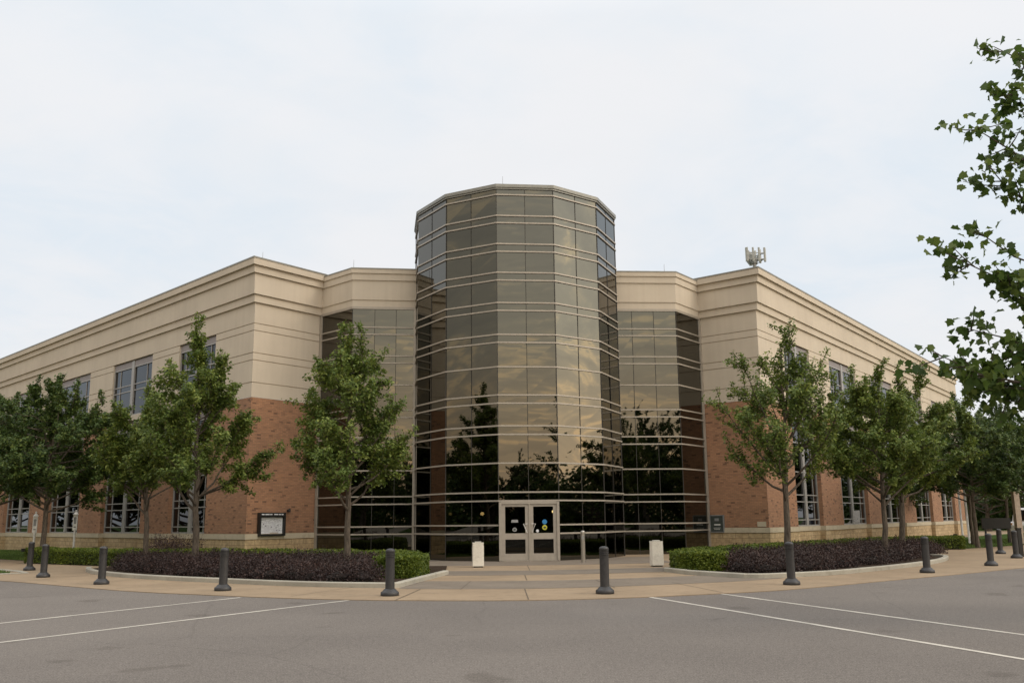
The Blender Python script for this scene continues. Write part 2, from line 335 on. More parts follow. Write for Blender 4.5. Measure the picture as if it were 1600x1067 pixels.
KL=spline([(-14.3,31.9),(-13.7,30.6),(-12.6,28.9),(-10.77,26.9),(-9.1,25.5),(-7.4,24.27),(-5.9,23.2),(-4.5,22.4),(-3.3,21.95)],5)+[(-2.72,21.8),(-2.6,22.0),(-2.25,24.4),(-1.86,27.0)]
KR=[(4.25,27.2),(4.62,25.7)]+spline([(5.7,23.85),(6.4,23.8),(8.2,24.75),(9.6,26.0),(10.9,27.3),(12.5,29.1),(13.9,31.0),(15.0,33.0),(15.3,34.1),(15.0,34.9)],5)
kerb('kerb',KL,.17,0,.13); kerb('kerb',KR,.17,0,.13)
bedL=offs(KL,.1)+[(-2.2,31.2),(-9,31.5),(-14,35)]; bedR=offs(KR,.1)+[(14.5,37),(9,32),(4.7,29)]
struct(sheet('planting_bed',bedL,.06,M['soil'])); struct(sheet('planting_bed',bedR,.06,M['soil']))
kerb('kerb',[(-60.3,65),(-34,45.1),(-20,34.9),(-16.3,31.3),(-15.5,30.2),(-16.2,29.6),(-20.5,31.0),(-34,41.4),(-60.3,60)],.15,0,.05)
# road lines
RL=MB()
for (x0,y0),(x1,y1),e in (((-5.63,19.72),(-8.07,15.12),2.2),((-3.24,18.72),(-6.74,12.68),2.0),((2.54,18.95),(5.36,10.28),1.7),((4.15,19.3),(6.45,12.3),1.9)):
    d=Vector((x1-x0,y1-y0)); L=d.length; d.normalize(); n=Vector((-d.y,d.x))*.045; rng=random.Random(int(x0*100)); m=60
    pr=None
    for i in range(m+1):
        c=Vector((x0,y0))+d*(L*e*i/m); a=c+n*(1+rng.uniform(-.12,.12)); b_=c-n*(1+rng.uniform(-.12,.12))
        if pr: RL.quad((*pr[0],.004),(*a,.004),(*b_,.004),(*pr[1],.004))
        pr=(a,b_)
nn=14; RL.face([(2.5+.20*math.cos(2*math.pi*k/nn),19.02+.16*math.sin(2*math.pi*k/nn),.0045) for k in range(nn)])
struct(RL.build('road_marking',M['paint']))
# ---------------------------------------------------------------- building
CL=(-10.77,38.07);LS=(-24.84,52.29);CR=(10.92,40.59);RR=(34.37,72.84)
L1=(-6.87,39.25);L2=(-8.59,40.88);R1=(7.3,40.49);R2=(8.74,42.41);L0=(-4.17,39.62);R0=(4.66,40.3)
E=[(-3.95,38.19),(-2.60,36.09),(-.56,34.98),(1.68,35.21),(3.52,36.66),(4.51,38.96)]
def along(a,b,s): a,b=V2(a),V2(b); return tuple(a+(b-a).normalized()*s)
LE=along(CL,LS,42); RE=along(CR,RR,41.6)
BLD=empty('library_building','two storey brick and beige building with bronze glass entrance tower between two wings','building',None,(0,36,0))
def isect(p,d,q,e):
    den=d.x*e.y-d.y*e.x
    if abs(den)<1e-6: return q
    t=((q-p).x*e.y-(q-p).y*e.x)/den; return p+d*t
class Path:   # plan polyline, outward side on the right-hand of a->b when sgn=+1
    def __init__(s,pts,sgn): s.p=[V2(a) for a in pts]; s.sgn=sgn
    def nrm(s,i): d=(s.p[i+1]-s.p[i]).normalized(); return Vector((d.y,-d.x))*s.sgn
    def off(s,i,o):     # corner i at offset o
        n=len(s.p)
        if i==0: return s.p[0]+s.nrm(0)*o
        if i==n-1: return s.p[-1]+s.nrm(n-2)*o
        a,b=s.nrm(i-1),s.nrm(i); return isect(s.p[i-1]+a*o,s.p[i]-s.p[i-1],s.p[i]+b*o,s.p[i+1]-s.p[i])
def wall(mb,path,i,rows,holes=(),depth=.25,mi=0):
    """rows: (z0,z1,offset) bottom to top; holes: (s0,s1,z0,z1)"""
    A,B=path.p[i],path.p[i+1]; L=(B-A).length; d=(B-A).normalized(); n=path.nrm(i)
    cuts=sorted({0,L}|{s for h in holes for s in h[:2]})
    zc=sorted({z for h in holes for z in h[2:]}); R_=[]
    for z0,z1,o in rows:
        z=[z0]+[c for c in zc if z0<c<z1]+[z1]; R_+=[(a,b,o) for a,b in zip(z,z[1:])]
    def pt(s,o):
        if s==0: return path.off(i,o)
        if s==L: return path.off(i+1,o)
        return A+d*s+n*o
    op=lambda s,z: any(h[0]<s<h[1] and h[2]<z<h[3] for h in holes)
    for k,(z0,z1,o) in enumerate(R_):
        for s0,s1 in zip(cuts,cuts[1:]):
            if op((s0+s1)/2,(z0+z1)/2): continue
            a,b=pt(s0,o),pt(s1,o); mb.quad((*a,z0),(*b,z0),(*b,z1),(*a,z1),[(s0,z0),(s1,z0),(s1,z1),(s0,z1)],mi)
        if k+1<len(R_):
            o2=R_[k+1][2]
            if abs(o2-o)>1e-5:
                for s0,s1 in zip(cuts,cuts[1:]):
                    if op((s0+s1)/2,z1-1e-4) and op((s0+s1)/2,z1+1e-4): continue
                    a,b,c,e=pt(s0,o),pt(s1,o),pt(s1,o2),pt(s0,o2); mb.quad((*a,z1),(*b,z1),(*c,z1),(*e,z1),[(s0,o),(s1,o),(s1,o2),(s0,o2)],mi)
    lo=R_[0][0]; hi=R_[-1][1]
    for s0,s1,z0,z1 in holes:
        z0c,z1c=max(z0,lo),min(z1,hi)
        if z1c<=z0c: continue
        o=max(r[2] for r in R_ if r[0]<z1c and r[1]>z0c)
        f=lambda s,q:tuple(A+d*s+n*q)
        for s in (s0,s1):
            for r in R_:
                a,b=max(r[0],z0c),min(r[1],z1c)
                if b>a: mb.quad((*f(s,r[2]),a),(*f(s,-depth),a),(*f(s,-depth),b),(*f(s,r[2]),b),[(0,a),(depth,a),(depth,b),(0,b)],mi)
        if z0>=lo and z0>0.01: mb.quad((*f(s0,o),z0),(*f(s1,o),z0),(*f(s1,-depth),z0),(*f(s0,-depth),z0),mi=mi)
        if z1<=hi: mb.quad((*f(s0,o),z1),(*f(s1,o),z1),(*f(s1,-depth),z1),(*f(s0,-depth),z1),mi=mi)
G=.035
def groove(rows):
    out=[]
    for z0,z1,o in rows: out.append((z0,z1,o))
    return out
def stucco_rows():
    r=[];z=6.60
    for g in (7.22,8.155,8.465,9.405,9.715):
        r+=[(z,g-G/2,.0),(g-G/2,g+G/2,-.04)]; z=g+G/2
    r+=[(z,10.60,.0),(10.60,10.93,.09),(10.93,11.82,.17),(11.82,12.13,.26),(12.13,12.40,.37)]
    return r
BASE=[(0,.85,.03)]; SILL=[(.85,1.065,.06)]; BRK=[(1.065,6.60,-.012)]
def window(path,i,s0,s1,z0,z1,trs,dep,hdr,lbl=None,swap=False):
    A=path.p[i]; d=(path.p[i+1]-A).normalized(); n=path.nrm(i); P=lambda s,z,o:(*(A+d*s-n*(dep-o)),z)
    fr=MB(); W=s1-s0; mid=(s0+s1)/2; pw=.30; N3=(n.x,n.y,0)
    def v(s,w,o=.05,za=z0,zb=z1): fr.bar(P(s,za,o/2),P(s,zb,o/2),w,o,N3)
    def h(z,a,b,w=.05,o=.045): fr.bar(P(a,z,o/2),P(b,z,o/2),w,o,N3) if False else fr.box(tuple(Vector(P((a+b)/2,z,o/2))),b-a,o,w,math.atan2(d.y,d.x))
    ft=.06
    for s,wd,o in ((s0+ft/2,ft,.06),(s1-ft/2,ft,.06)): fr.box(P(s,(z0+z1)/2,o/2),wd,o,z1-z0,math.atan2(d.y,d.x))
    zt=z1-hdr
    for a,b in ((s0+ft,mid-pw/2),(mid+pw/2,s1-ft)):
        h(z0+ft/2,a,b,ft,.06); h(zt-ft/2,a,b,ft,.06)
        for t in trs: h(t,a,b)
        # narrow outer light, wide inner light
        m=a+(b-a)*.33 if a<mid else b-(b-a)*.33
        fr.box(P(m,(z0+zt)/2,  .018),.038,.036,zt-z0-2*ft,math.atan2(d.y,d.x))
    o=fr.build('window',M['white_alu'],BLD)
    if lbl: o['label']=lbl
    g=MB(); rng=random.Random(s0*7+z0)
    for a,b in ((s0+.02,mid),(mid,s1-.02)):
        e=[rng.uniform(-.004,.004) for _ in range(4)]; g.quad(P(a,z0+.02,e[0]),P(b,z0+.02,e[1]),P(b,zt,e[2]),P(a,zt,e[3]))
    gg=g.build('glass',M['wglass']); gg.parent=o
    gg.matrix_parent_inverse=Matrix.Translation(-Vector(BLD.location))@Matrix() if False else Matrix()
    gg.parent=o; gg.matrix_parent_inverse=Matrix.Translation(-BLD.location)@Matrix() ; gg.matrix_parent_inverse=Matrix()
    b=MB(); b.box(P(mid,(z0+z1)/2,.04),pw,.08,z1-z0,math.atan2(d.y,d.x)); hh=b.build('centre_post',M['white_alu']); hh.parent=o
    if hdr:
        b=MB(); b.box(P(mid,z1-hdr/2,.02),W-.01,.072,hdr-.01,math.atan2(d.y,d.x)); hh=b.build('header_panel',M['panel']); hh.parent=o
    return o
def wing(pts,sgn,bays_low,bays_up,side):
    pth=Path(pts,sgn); bw=MB(); st=MB(); sc=MB(); sb=MB()
    lowh=[(a,b,0,6.60) for a,b in bays_low]; uph=[(a,b,6.87,9.6975) for a,b in bays_up]
    # piers and front wall
    wall(st,pth,0,BASE,[]) ; wall(sb,pth,0,SILL,[]); wall(bw,pth,0,BRK,[]); wall(sc,pth,0,stucco_rows(),[])
    wall(st,pth,1,BASE,[(a,b,-1,9) for a,b in bays_low],.25); wall(sb,pth,1,SILL,[(a,b,-1,9) for a,b in bays_low],.25)
    wall(bw,pth,1,BRK,[(a,b,-1,9) for a,b in bays_low],.30); wall(sc,pth,1,stucco_rows(),uph,.16)
    wall(st,pth,2,BASE); wall(sb,pth,2,SILL); wall(bw,pth,2,BRK); wall(sc,pth,2,stucco_rows())
    A=pth.p[1]; d=(pth.p[2]-A).normalized(); n=pth.nrm(1); Q=lambda s,o:tuple(A+d*s+n*o)
    def ledge(mb,z,o0,o1):
        for k in range(3):
            a0,a1,b1,b0=pth.off(k,o0),pth.off(k+1,o0),pth.off(k+1,o1),pth.off(k,o1)
            mb.quad((*a0,z),(*a1,z),(*b1,z),(*b0,z))
    ledge(sb,.85,.03,.06); 
    for k in (0,): 
        pass
    # recessed bays: stone, sill, window
    for a,b in bays_low:
        for mb,z0,z1,o in ((st,0,.85,-.22),(sb,.85,1.065,-.19)):
            mb.quad((*Q(a,o),z0),(*Q(b,o),z0),(*Q(b,o),z1),(*Q(a,o),z1),[(a,z0),(b,z0),(b,z1),(a,z1)])
        sb.quad((*Q(a,-.19),1.065),(*Q(b,-.19),1.065),(*Q(b,-.4),1.065),(*Q(a,-.4),1.065)); sb.quad((*Q(a,-.19),.85),(*Q(b,-.19),.85),(*Q(b,-.22),.85),(*Q(a,-.22),.85))
        sc.quad((*Q(a,0),6.60),(*Q(b,0),6.60),(*Q(b,-.4),6.60),(*Q(a,-.4),6.60))
        window(pth,1,a,b,1.067,6.597,(1.36,2.20,2.52,3.59,4.66,4.98,5.83),.27,.50)
    for a,b in bays_up: window(pth,1,a,b,6.873,9.695,(8.155,8.465),.13,.30)
    # brick top joint ledge on piers
    for b_ in (bw,): pass
    def split(mb,name,m):
        cut=[(a+b)/2 for a,b in bays_low]; grp={}
        for f,mi in zip(mb.f,mb.m):
            c=sum((Vector(mb.v[i]) for i in f),Vector())/len(f); sc_=(V2(c)-A).dot(d); off=(V2(c)-A).dot(n)
            k=0 if off<-1 and sc_<5 else sum(sc_>q for q in cut); grp.setdefault(k,[]).append(f)
        us=[]; 
        for k,fs in sorted(grp.items()):
            q=MB()
            for f in fs: q.face([mb.v[i] for i in f],[mb.uv[i] for i in f])
            q.build(name,m,BLD)
    st.build('stone_base',M['stone'],BLD); sb.build('sill_course',M['sill'],BLD); split(bw,'brick_wall',M['brick']); sc.build('stucco_wall',M['stucco'],BLD)
    c=MB(); rw=[(12.40,12.46,.39)]
    for k in range(3): wall(c,pth,k,rw)
    ledge(c,12.46,.39,-.3); ledge(c,12.40,.39,.3)
    for k in range(3):   # inner parapet face
        a,b=pth.off(k,-.3),pth.off(k+1,-.3); c.quad((*a,11.9),(*b,11.9),(*b,12.46),(*a,12.46))
    c.build('coping',M['coping'],BLD); return pth
def deep(p,q,w):   # back corner for wing end walls
    d=(V2(q)-V2(p)).normalized(); return d
# left wing: path from tower side to the far end
LB=tuple(V2(LE)+Vector((.711,.703))*17); RB=tuple(V2(RE)+Vector((-.794,.608))*17)
PL=wing([L2,CL,LE,LB],-1,[(3.55,7.18),(10.15,14.97),(18.05,22.82),(25.9,30.7),(33.7,38.5)],[(3.32,6.9),(9.82,14.59),(17.74,22.4),(25.5,30.2),(33.3,38.0)],'left')
PR=wing([R2,CR,RE,RB],1,[(3.65,7.3),(10.5,15.25),(18.2,23.0),(26.0,30.8),(33.7,38.2)],[(3.2,6.75),(9.9,14.58),(17.7,22.4),(25.5,30.2),(33.3,38.0)],'right')
# upper band above the flanking curtain walls
for pts,sgn in (([(-3.9,39.65),L1,L2],-1),([(4.3,40.27),R1,R2],1)):
    p=Path(pts,sgn); m=MB(); c=MB()
    rows=[(10.64,10.94,.02),(10.94,11.81,.055),(11.81,12.11,.10),(12.11,12.30,.145)]
    for k in range(2): wall(m,p,k,rows)
    for k in range(2):
        a0,a1,b1,b0=p.off(k,.02),p.off(k+1,.02),p.off(k+1,-.3),p.off(k,-.3); m.quad((*a0,10.64),(*a1,10.64),(*b1,10.64),(*b0,10.64))
        wall(c,p,k,[(12.30,12.35,.16)]); a0,a1,b1,b0=p.off(k,.16),p.off(k+1,.16),p.off(k+1,-.3),p.off(k,-.3); c.quad((*a0,12.35),(*a1,12.35),(*b1,12.35),(*b0,12.35)); c.quad((*b0,11.8),(*b1,11.8),(*b1,12.35),(*b0,12.35))
    m.build('stucco_band',M['stucco'],BLD); c.build('coping',M['coping'],BLD)
# roof deck
rf=MB(); rf.face([(*p,12.0) for p in [L2,CL,LE,LB,(-14,68),(0,56),(14,64),RB,RE,CR,R2,(7.2,40.6),(4.3,42),(-4,42),(-6.8,39.4)]]); rf.build('roof',M['roof'],BLD)
# curtain walls
LV=[2.203,2.516,3.59,4.659,4.982,5.837,6.149,7.228,8.172,8.483,9.423,9.732]
def curtain(pts,sgn,z0,z1,levels,joints,name,postL=None,postR=None,door=None,lights=None,seed=0):
    p=Path(pts,sgn); rng=random.Random(seed)
    root=MB()
    for i in range(len(pts)-1):
        A=p.p[i]; L=(p.p[i+1]-A).length; d=(p.p[i+1]-A).normalized(); n=p.nrm(i)
        for z in levels:
            if door is not None and i==door and z<2.15: continue
            w=.056; o=.05
            a0,a1,b1,b0=p.off(i,o),p.off(i+1,o),p.off(i+1,-.05),p.off(i,-.05)
            for (c0,c1,za,zb) in ((a0,a1,z-w/2,z+w/2),):
                root.quad((*c0,za),(*c1,za),(*c1,zb),(*c0,zb))
            root.quad((*a0,z+w/2),(*a1,z+w/2),(*b1,z+w/2),(*b0,z+w/2)); root.quad((*a0,z-w/2),(*a1,z-w/2),(*b1,z-w/2),(*b0,z-w/2))
    mo=root.build(name,M['alu'],BLD)
    js=MB(); 
    for i in range(len(pts)-1):
        A=p.p[i]; L=(p.p[i+1]-A).length; d=(p.p[i+1]-A).normalized(); n=p.nrm(i); rz=math.atan2(d.y,d.x)
        ss=joints(i,L)
        for s in ss:
            za=levels[2] if (door is not None and i==door) else z0
            c=A+d*s+n*.0; js.box((*c,(za+z1)/2),.022,.03,z1-za,rz)
        if i>0:
            c=p.off(i,.006); js.box((*c,(z0+z1)/2) if not(door is not None and i in (door,door+1)) else (*c,(z1+2.2)/2),.03,.03,z1-(2.2 if (door is not None and i in (door,door+1)) else z0),rz)
    j=js.build('joint',M['joint_dark']); j.parent=mo
    for i in range(len(pts)-1):
        A=p.p[i]; L=(p.p[i+1]-A).length; d=(p.p[i+1]-A).normalized(); n=p.nrm(i)
        g=MB(); ss=[0]+joints(i,L)+[L]; zs=[z0]+[z for z in levels]+[z1]
        for a,b in zip(ss,ss[1:]):
            for za,zb in zip(zs,zs[1:]):
                if door is not None and i==door and za<2.15: continue
                e=[rng.uniform(-.0022,.0022) for _ in range(4)]; q=lambda s,k:tuple((p.off(i,0) if s==0 else p.off(i+1,0) if s==L else A+d*s)+n*e[k])
                g.quad((*q(a,0),za),(*q(b,1),za),(*q(b,2),zb),(*q(a,3),zb))
        gg=g.build('glass',M['glass']); gg.parent=mo
    return mo,p
half=lambda i,L:[L/2]
TL=[1.0,1.315]+LV+[10.625,10.936,11.78,12.09,12.944,13.242,14.101]
E_full=E+[(4.35,41.4),(3.2,43.4),(.9,44.4),(-1.7,44.2),(-3.6,42.8),(-4.3,40.6),E[0]]
tower,TP=curtain(E_full,-1 if False else 1,0,14.36,TL,half,'glass_tower',door=2,seed=1)
tc_=MB(); tp=Path(E_full,1)
for i in range(len(E_full)-1):
    for z0,z1,o in ((14.33,14.40,.05),(14.40,14.53,.09)):
        a,b=tp.off(i,o),tp.off(i+1,o)
        tc_.quad((*a,z0),(*b,z0),(*b,z1),(*a,z1))
    for z,o,q in ((14.33,.05,-.05),(14.40,.09,.05),(14.53,.09,-.35)):
        a,b,c,d=tp.off(i,o),tp.off(i+1,o),tp.off(i+1,q),tp.off(i,q); tc_.quad((*a,z),(*b,z),(*c,z),(*d,z))
    a,b=tp.off(i,-.35),tp.off(i+1,-.35); tc_.quad((*a,14.0),(*b,14.0),(*b,14.53),(*a,14.53))
x=tc_.build('coping',M['coping']); x.parent=tower
rt=MB(); rt.face([(*p,14.1) for p in E_full[:-1]]); x=rt.build('roof',M['roof']); x.parent=tower
SL=[.98,1.29]+LV
cwl,pl=curtain([L0,L1,L2],-1 if False else 1,0,10.60,SL,lambda i,L:[.87,1.80] if i==0 else [],'curtain_wall',seed=2) if False else (None,None)
def side(pts,sgn,jf,seed): return curtain(pts,sgn,0,10.60,SL,jf,'curtain_wall',seed=seed)
cwl,pl=side([L2,L1,L0],1,lambda i,L:[.95,1.87] if i==1 else [],2)
cwr,pr=side([R0,R1,R2],1,lambda i,L:[L-1.99,L-1.01] if i==0 else [],3)
def post(parent,xy,w,d,z0,z1,rz,m='alu',name='post'):
    b=MB(); b.box((*xy,(z0+z1)/2),w,d,z1-z0,rz); o=b.build(name,M[m]); o.parent=parent; return o
dL=math.atan2(L1[1]-L2[1],L1[0]-L2[0]); dR=math.atan2(R2[1]-R1[1],R2[0]-R1[0])
post(cwl,along(L2,L1,.10),.15,.12,0,10.60,dL); post(cwr,along(R2,R1,.10),.15,.12,0,10.60,dR)
post(cwl,along(L0,L1,.02),.14,.14,0,10.60,0)
hm=MB(); 
for pts,pp in (([L2,L1,L0],pl),):
    for i in range(2):
        a,b=pp.off(i,.05),pp.off(i+1,.05); hm.quad((*a,10.53),(*b,10.53),(*b,10.637),(*a,10.637)); c,e=pp.off(i+1,-.05),pp.off(i,-.05); hm.quad((*a,10.53),(*b,10.53),(*c,10.53),(*e,10.53))
x=hm.build('head_frame',M['alu']); x.parent=cwl
hm=MB()
for i in range(2):
    a,b=pr.off(i,.05),pr.off(i+1,.05); hm.quad((*a,10.53),(*b,10.53),(*b,10.637),(*a,10.637)); c,e=pr.off(i+1,-.05),pr.off(i,-.05); hm.quad((*a,10.53),(*b,10.53),(*c,10.53),(*e,10.53))
x=hm.build('head_frame',M['alu']); x.parent=cwr
# interior seen faintly through the glass
it=MB()
foot=[(-8.4,41.1),(-6.8,39.5),(-4.1,39.9),(-3.8,38.3),(-2.5,36.25),(-.5,35.15),(1.6,35.4),(3.4,36.75),(4.35,39),(4.6,40.5),(7.2,40.7),(8.5,42.5),(6,50),(-6,50)]
it.face([(*p,.03) for p in foot],mi=1)
for z in (4.45,8.6): it.face([(*p,z) for p in foot]); it.face([(*p,z+.35) for p in foot])
it.quad((-9,50,0),(9,50,0),(9,50,14),(-9,50,14)); it.quad((-9,41.3,0),(-9,50,0),(-9,50,12),(-9,41.3,12)); it.quad((9,42.6,0),(9,50,0),(9,50,12),(9,42.6,12))
for i in range(4): it.box((4.6+i*1.0,43.5,2.05),.75,2.0,.08,.1,mi=2)
it.box((6,45.5,.5),4,.6,.9,0,mi=2)
it.build('interior',[M['interior'],M['ifloor'],M['wood']],BLD)
for q in ((-1.35,40.3,1.78),(1.75,41.5,1.85)):
    b=MB(); b.lathe(q,[(0,-.08),(.07,-.05),(.085,0),(.06,.05),(0,.08)],12); b.build('interior_lamp',M['lamp'],BLD)
# entrance doors
DE=MB(); A=V2(E[2]); Bp=V2(E[3]); dd=(Bp-A).normalized(); nn_=Vector((dd.y,-dd.x)); rz=math.atan2(dd.y,dd.x); DL=(Bp-A).length
D=lambda s,z,o=.0:(*(A+dd*s+nn_*o),z)
for s,wd,o in ((.05,.10,.05),(DL-.05,.10,.05),(DL/2,.045,.045)): DE.box(D(s,1.08,o/2),wd,.10+o,2.16,rz)
DE.box(D(DL/2,2.13,.03),DL-.2,.12,.10,rz)
DE.box(D(DL/2,.035,.03),DL,.14,.03,rz)
x=DE.build('door_frame',M['alu'],BLD)
for k in (0,1):
    s0,s1=(.105,DL/2-.025) if k==0 else (DL/2+.025,DL-.105); b=MB(); st_=.125
    zb=.055; zt=2.075
    for s in (s0+st_/2,s1-st_/2): b.box(D(s,(zb+zt)/2,.03),st_,.05,zt-zb,rz)
    for z0,z1 in ((zb,.29),(.80,1.02),(1.985,zt)): b.box(D((s0+s1)/2,(z0+z1)/2,.03),s1-s0-2*st_,.05,z1-z0,rz)
    dr=b.build('entrance_door',M['alu'],BLD)
    g=MB(); 
    for z0,z1 in ((.29,.80),(1.02,1.985)): g.quad(D(s0+st_,z0,.02),D(s1-st_,z0,.02),D(s1-st_,z1,.02),D(s0+st_,z1,.02))
    x=g.build('glass',M['dglass']); x.parent=dr
    h=MB(); sg=-1 if k==0 else 1; e=(s1-.05) if k==0 else (s0+.05)
    pts=[D(e,1.36,.09),D(e+sg*.15,1.36,.11),D(e+sg*.015,1.04,.09)]
    h.tube(pts,[.014]*3,8); h.tube([D(e,1.36,.055),D(e,1.36,.095)],[.014]*2,8); h.tube([D(e+sg*.015,1.04,.055),D(e+sg*.015,1.04,.095)],[.014]*2,8)
    x=h.build('handle',M['white'],smooth=True); x.parent=dr
    def disc(s,z,r,m,nm,rx=1,o=.032):
        q=MB(); q.face([D(s+r*rx*math.cos(2*math.pi*t/18),z+r*math.sin(2*math.pi*t/18),o) for t in range(18)]); y=q.build(nm,M[m]); y.parent=dr; return y
    if k==1:
        disc(1.70,1.425,.09,'blue','round_sticker')['label']='blue round sticker on the right door'
        disc(1.70,1.22,.092,'yellow','round_sticker')['label']='yellow round sticker below the blue one'
        disc(1.70,1.22,.04,'plaque','centre_mark',1.3,.034)
        disc(1.43,1.10,.055,'paper','small_sticker')
    else:
        disc(.58,1.155,.075,'galv','oval_mark',1.1)['label']='white oval mark on the left door'  # pale oval with a darker centre on the left door
        disc(.58,1.155,.035,'plaque','centre_mark',1.3,.034)
        q=MB(); q.quad(D(.45,1.41,.032),D(.72,1.41,.032),D(.70,1.51,.032),D(.47,1.51,.032)); y=q.build('painted_reflection',M['galv']); y.parent=dr  # pale quad painted on the door glass as a reflection
# ---------------------------------------------------------------- wall mounted things
def wallframe(A,B,sgn):
    A=V2(A); d=(V2(B)-A).normalized(); n=Vector((d.y,-d.x))*sgn; return (lambda s,z,o:(*(A+d*s+n*o),z)), math.atan2(d.y,d.x)
F,rz=wallframe(CL,L2,1)
nb=empty('notice_board','black framed notice case with a white printed sheet on the left brick wall','notice board',None,(*F(1.2,1.44,0)[:2],1.0))
def under(o,root): o.parent=root; o.matrix_parent_inverse=Matrix.Translation(-root.location); return o
b=MB(); s0,s1,z0,z1=.54,1.86,.97,1.91
for s in (s0+.04,s1-.04): b.box(F(s,(z0+z1)/2,.09),.08,.16,z1-z0,rz)
for z in (z0+.04,z1-.09): b.box(F((s0+s1)/2,z,.09),s1-s0-.16,.16,.08 if z<1.5 else .18,rz)
b.box(F((s0+s1)/2,(z0+z1)/2,.03),s1-s0-.16,.03,z1-z0-.16,rz)
under(b.build('case',M['dark']),nb)
b=MB(); b.box(F((s0+s1)/2,(z0+.08+z1-.18)/2,.052),s1-s0-.18,.01,z1-z0-.28,rz); sh=under(b.build('paper_sheet',M['paper']),nb)
b=MB(); rg=random.Random(4)
for wd0,wd1 in ((.62,.75),(.77,.80),(.82,1.02),(1.04,1.16),(1.24,1.46),(1.48,1.60),(1.62,1.72)): b.box(F((wd0+wd1)/2,1.835,.172),(wd1-wd0)*.92,.004,.045,rz)
under(b.build('header_line',M['paper']),nb)
b=MB()
for r in range(13):
    z=1.64-r*.042; s=.68
    while s<1.68:
        L=rg.uniform(.04,.16); 
        if rg.random()<.72: b.box(F(s+L/2,z,.060),L,.003,.012,rz)
        s+=L+.03
for q in range(7): b.box(F(rg.uniform(.7,1.65),rg.uniform(1.15,1.62),.0605),.06,.003,.05,rz)
under(b.build('print_lines',plain('faded print',(.33,.33,.38),.7)),nb)
b=MB(); b.box(F(1.35,1.09,.060),.42,.003,.025,rz); under(b.build('printed_line',plain('tan print',(.42,.30,.20),.7)),nb)
wl=empty('wall_light','small black bullet wall light above the notice case','wall light',None,(*F(2.06,1.98,0)[:2],1.9))
b=MB(); b.box(F(2.06,1.98,.03),.07,.06,.09,rz); under(b.build('mount',M['dark']),wl); b=MB(); b.lathe(F(2.06,1.92,.12),[(0,0),(.05,0),(.06,.06),(.05,.13),(.02,.16),(0,.16)],12); under(b.build('lamp_head',M['dark'],smooth=True),wl)
F,rz=wallframe(CR,R2,-1)
pq=empty('wall_plaque','dark green plaque with a pale line beside the right glass edge','plaque',None,(*F(2.4,1.2,0)[:2],.86))
b=MB(); b.box(F(2.43,1.24,.05),.62,.07,.76,rz); under(b.build('plate',M['plaque']),pq)
b=MB(); 
for z in (.88,1.60): b.box(F(2.43,z,.055),.68,.09,.035,rz)
for s in (2.105,2.755): b.box(F(s,1.24,.055),.035,.09,.74,rz)
under(b.build('border',M['galv']),pq)
b=MB(); b.box(F(2.41,1.20,.089),.30,.006,.05,rz); b.box(F(2.43,1.06,.089),.34,.006,.016,rz); b.box(F(2.43,1.00,.089),.28,.006,.016,rz); b.box(F(2.43,1.42,.089),.2,.006,.12,rz,mi=1); under(b.build('lettering',[M['white'],M['galv']]),pq)
ds=MB(); ds.box(F(.33,1.21,.02),.40,.03,.21,rz); tag(ds.build('date_stone',M['sill']),'small pale grey stone tablet low on the right brick corner','tablet')
# ---------------------------------------------------------------- bollards
def bollard(x,y,label,tilt=0):
    r=empty('bollard',label,'bollard','grey bollards along the pavement edge',(x,y,.014))
    return r
b0=bollard(-2.55,19.6,'grey bollard in front of the right end of the left bed')
m=MB(); m.lathe((0,0,0),[(0,.0),(.185,0),(.19,.02),(.185,.07),(.165,.085),(.150,.095),(.125,.125),(.105,.14),(.0,.14)],28); o=m.build('base',M['bollard'],b0,True,True); o.matrix_parent_inverse=Matrix()
m=MB(); m.lathe((0,0,.135),[(.097,0),(.094,.02),(.093,.60)],28); o=m.build('shaft',M['bollard'],b0,True,True); o.matrix_parent_inverse=Matrix()
m=MB(); pr_=[(.093,.735),(.098,.74),(.098,.76)]
for k in range(4): z=.76+k*.033; pr_+=[(.099,z),(.086,z+.004),(.086,z+.013),(.100,z+.017),(.099,z+.033)]
pr_+=[(.098,.895),(.088,.917),(.060,.934),(.03,.941),(0,.943)]
m.lathe((0,0,0),pr_,28); o=m.build('ringed_cap',M['bollard'],b0,False,True); o.matrix_parent_inverse=Matrix()
for (x,y,l) in [(1.83,19.5,'grey bollard standing alone in the middle before the entrance walk'),(6.19,21.45,'grey bollard in front of the tree at the right bed corner'),
  (-6.57,21.6,'grey bollard in front of the middle of the left bed'),(-10.5,24.35,'grey bollard at the rounded left end of the left bed'),
  (10.9,25.3,'grey bollard in front of the right half of the right bed'),(14.15,28.4,'nearest grey bollard right of the right bed'),
  (-13.72,27.85,'second grey bollard from the left edge of the photo'),(-16.35,32.2,'leftmost grey bollard, by the small wedge of grass'),
  (18.8,36.9,'most distant grey bollard, before the lawn on the right'),(17.4,33.1,'rightmost grey bollard at the right edge of the photo')]:
    c=copy_tree(b0); c.location=(x,y,.014); c['label']=l; c.rotation_euler=(R(random.Random(x).uniform(-1,1)),R(random.Random(y).uniform(-1,1)),random.Random(x).uniform(0,3))
dp=empty('post','black square post just behind the rightmost grey bollard','post',None,(18.2,34.3,0)); m=MB(); m.box((0,0,.5),.14,.14,1.0); m.box((0,0,1.01),.17,.17,.03); m.build('shaft',M['dark'],dp).matrix_parent_inverse=Matrix()
sp=empty('steel_bollard','slim round brushed steel post in front of the glass right of the doors','bollard',None,(2.40,33.25,.014))
m=MB(); m.lathe((0,0,0),[(.075,0),(.075,1.05)],24); m.build('shaft',M['steel'],sp,True,True).matrix_parent_inverse=Matrix()
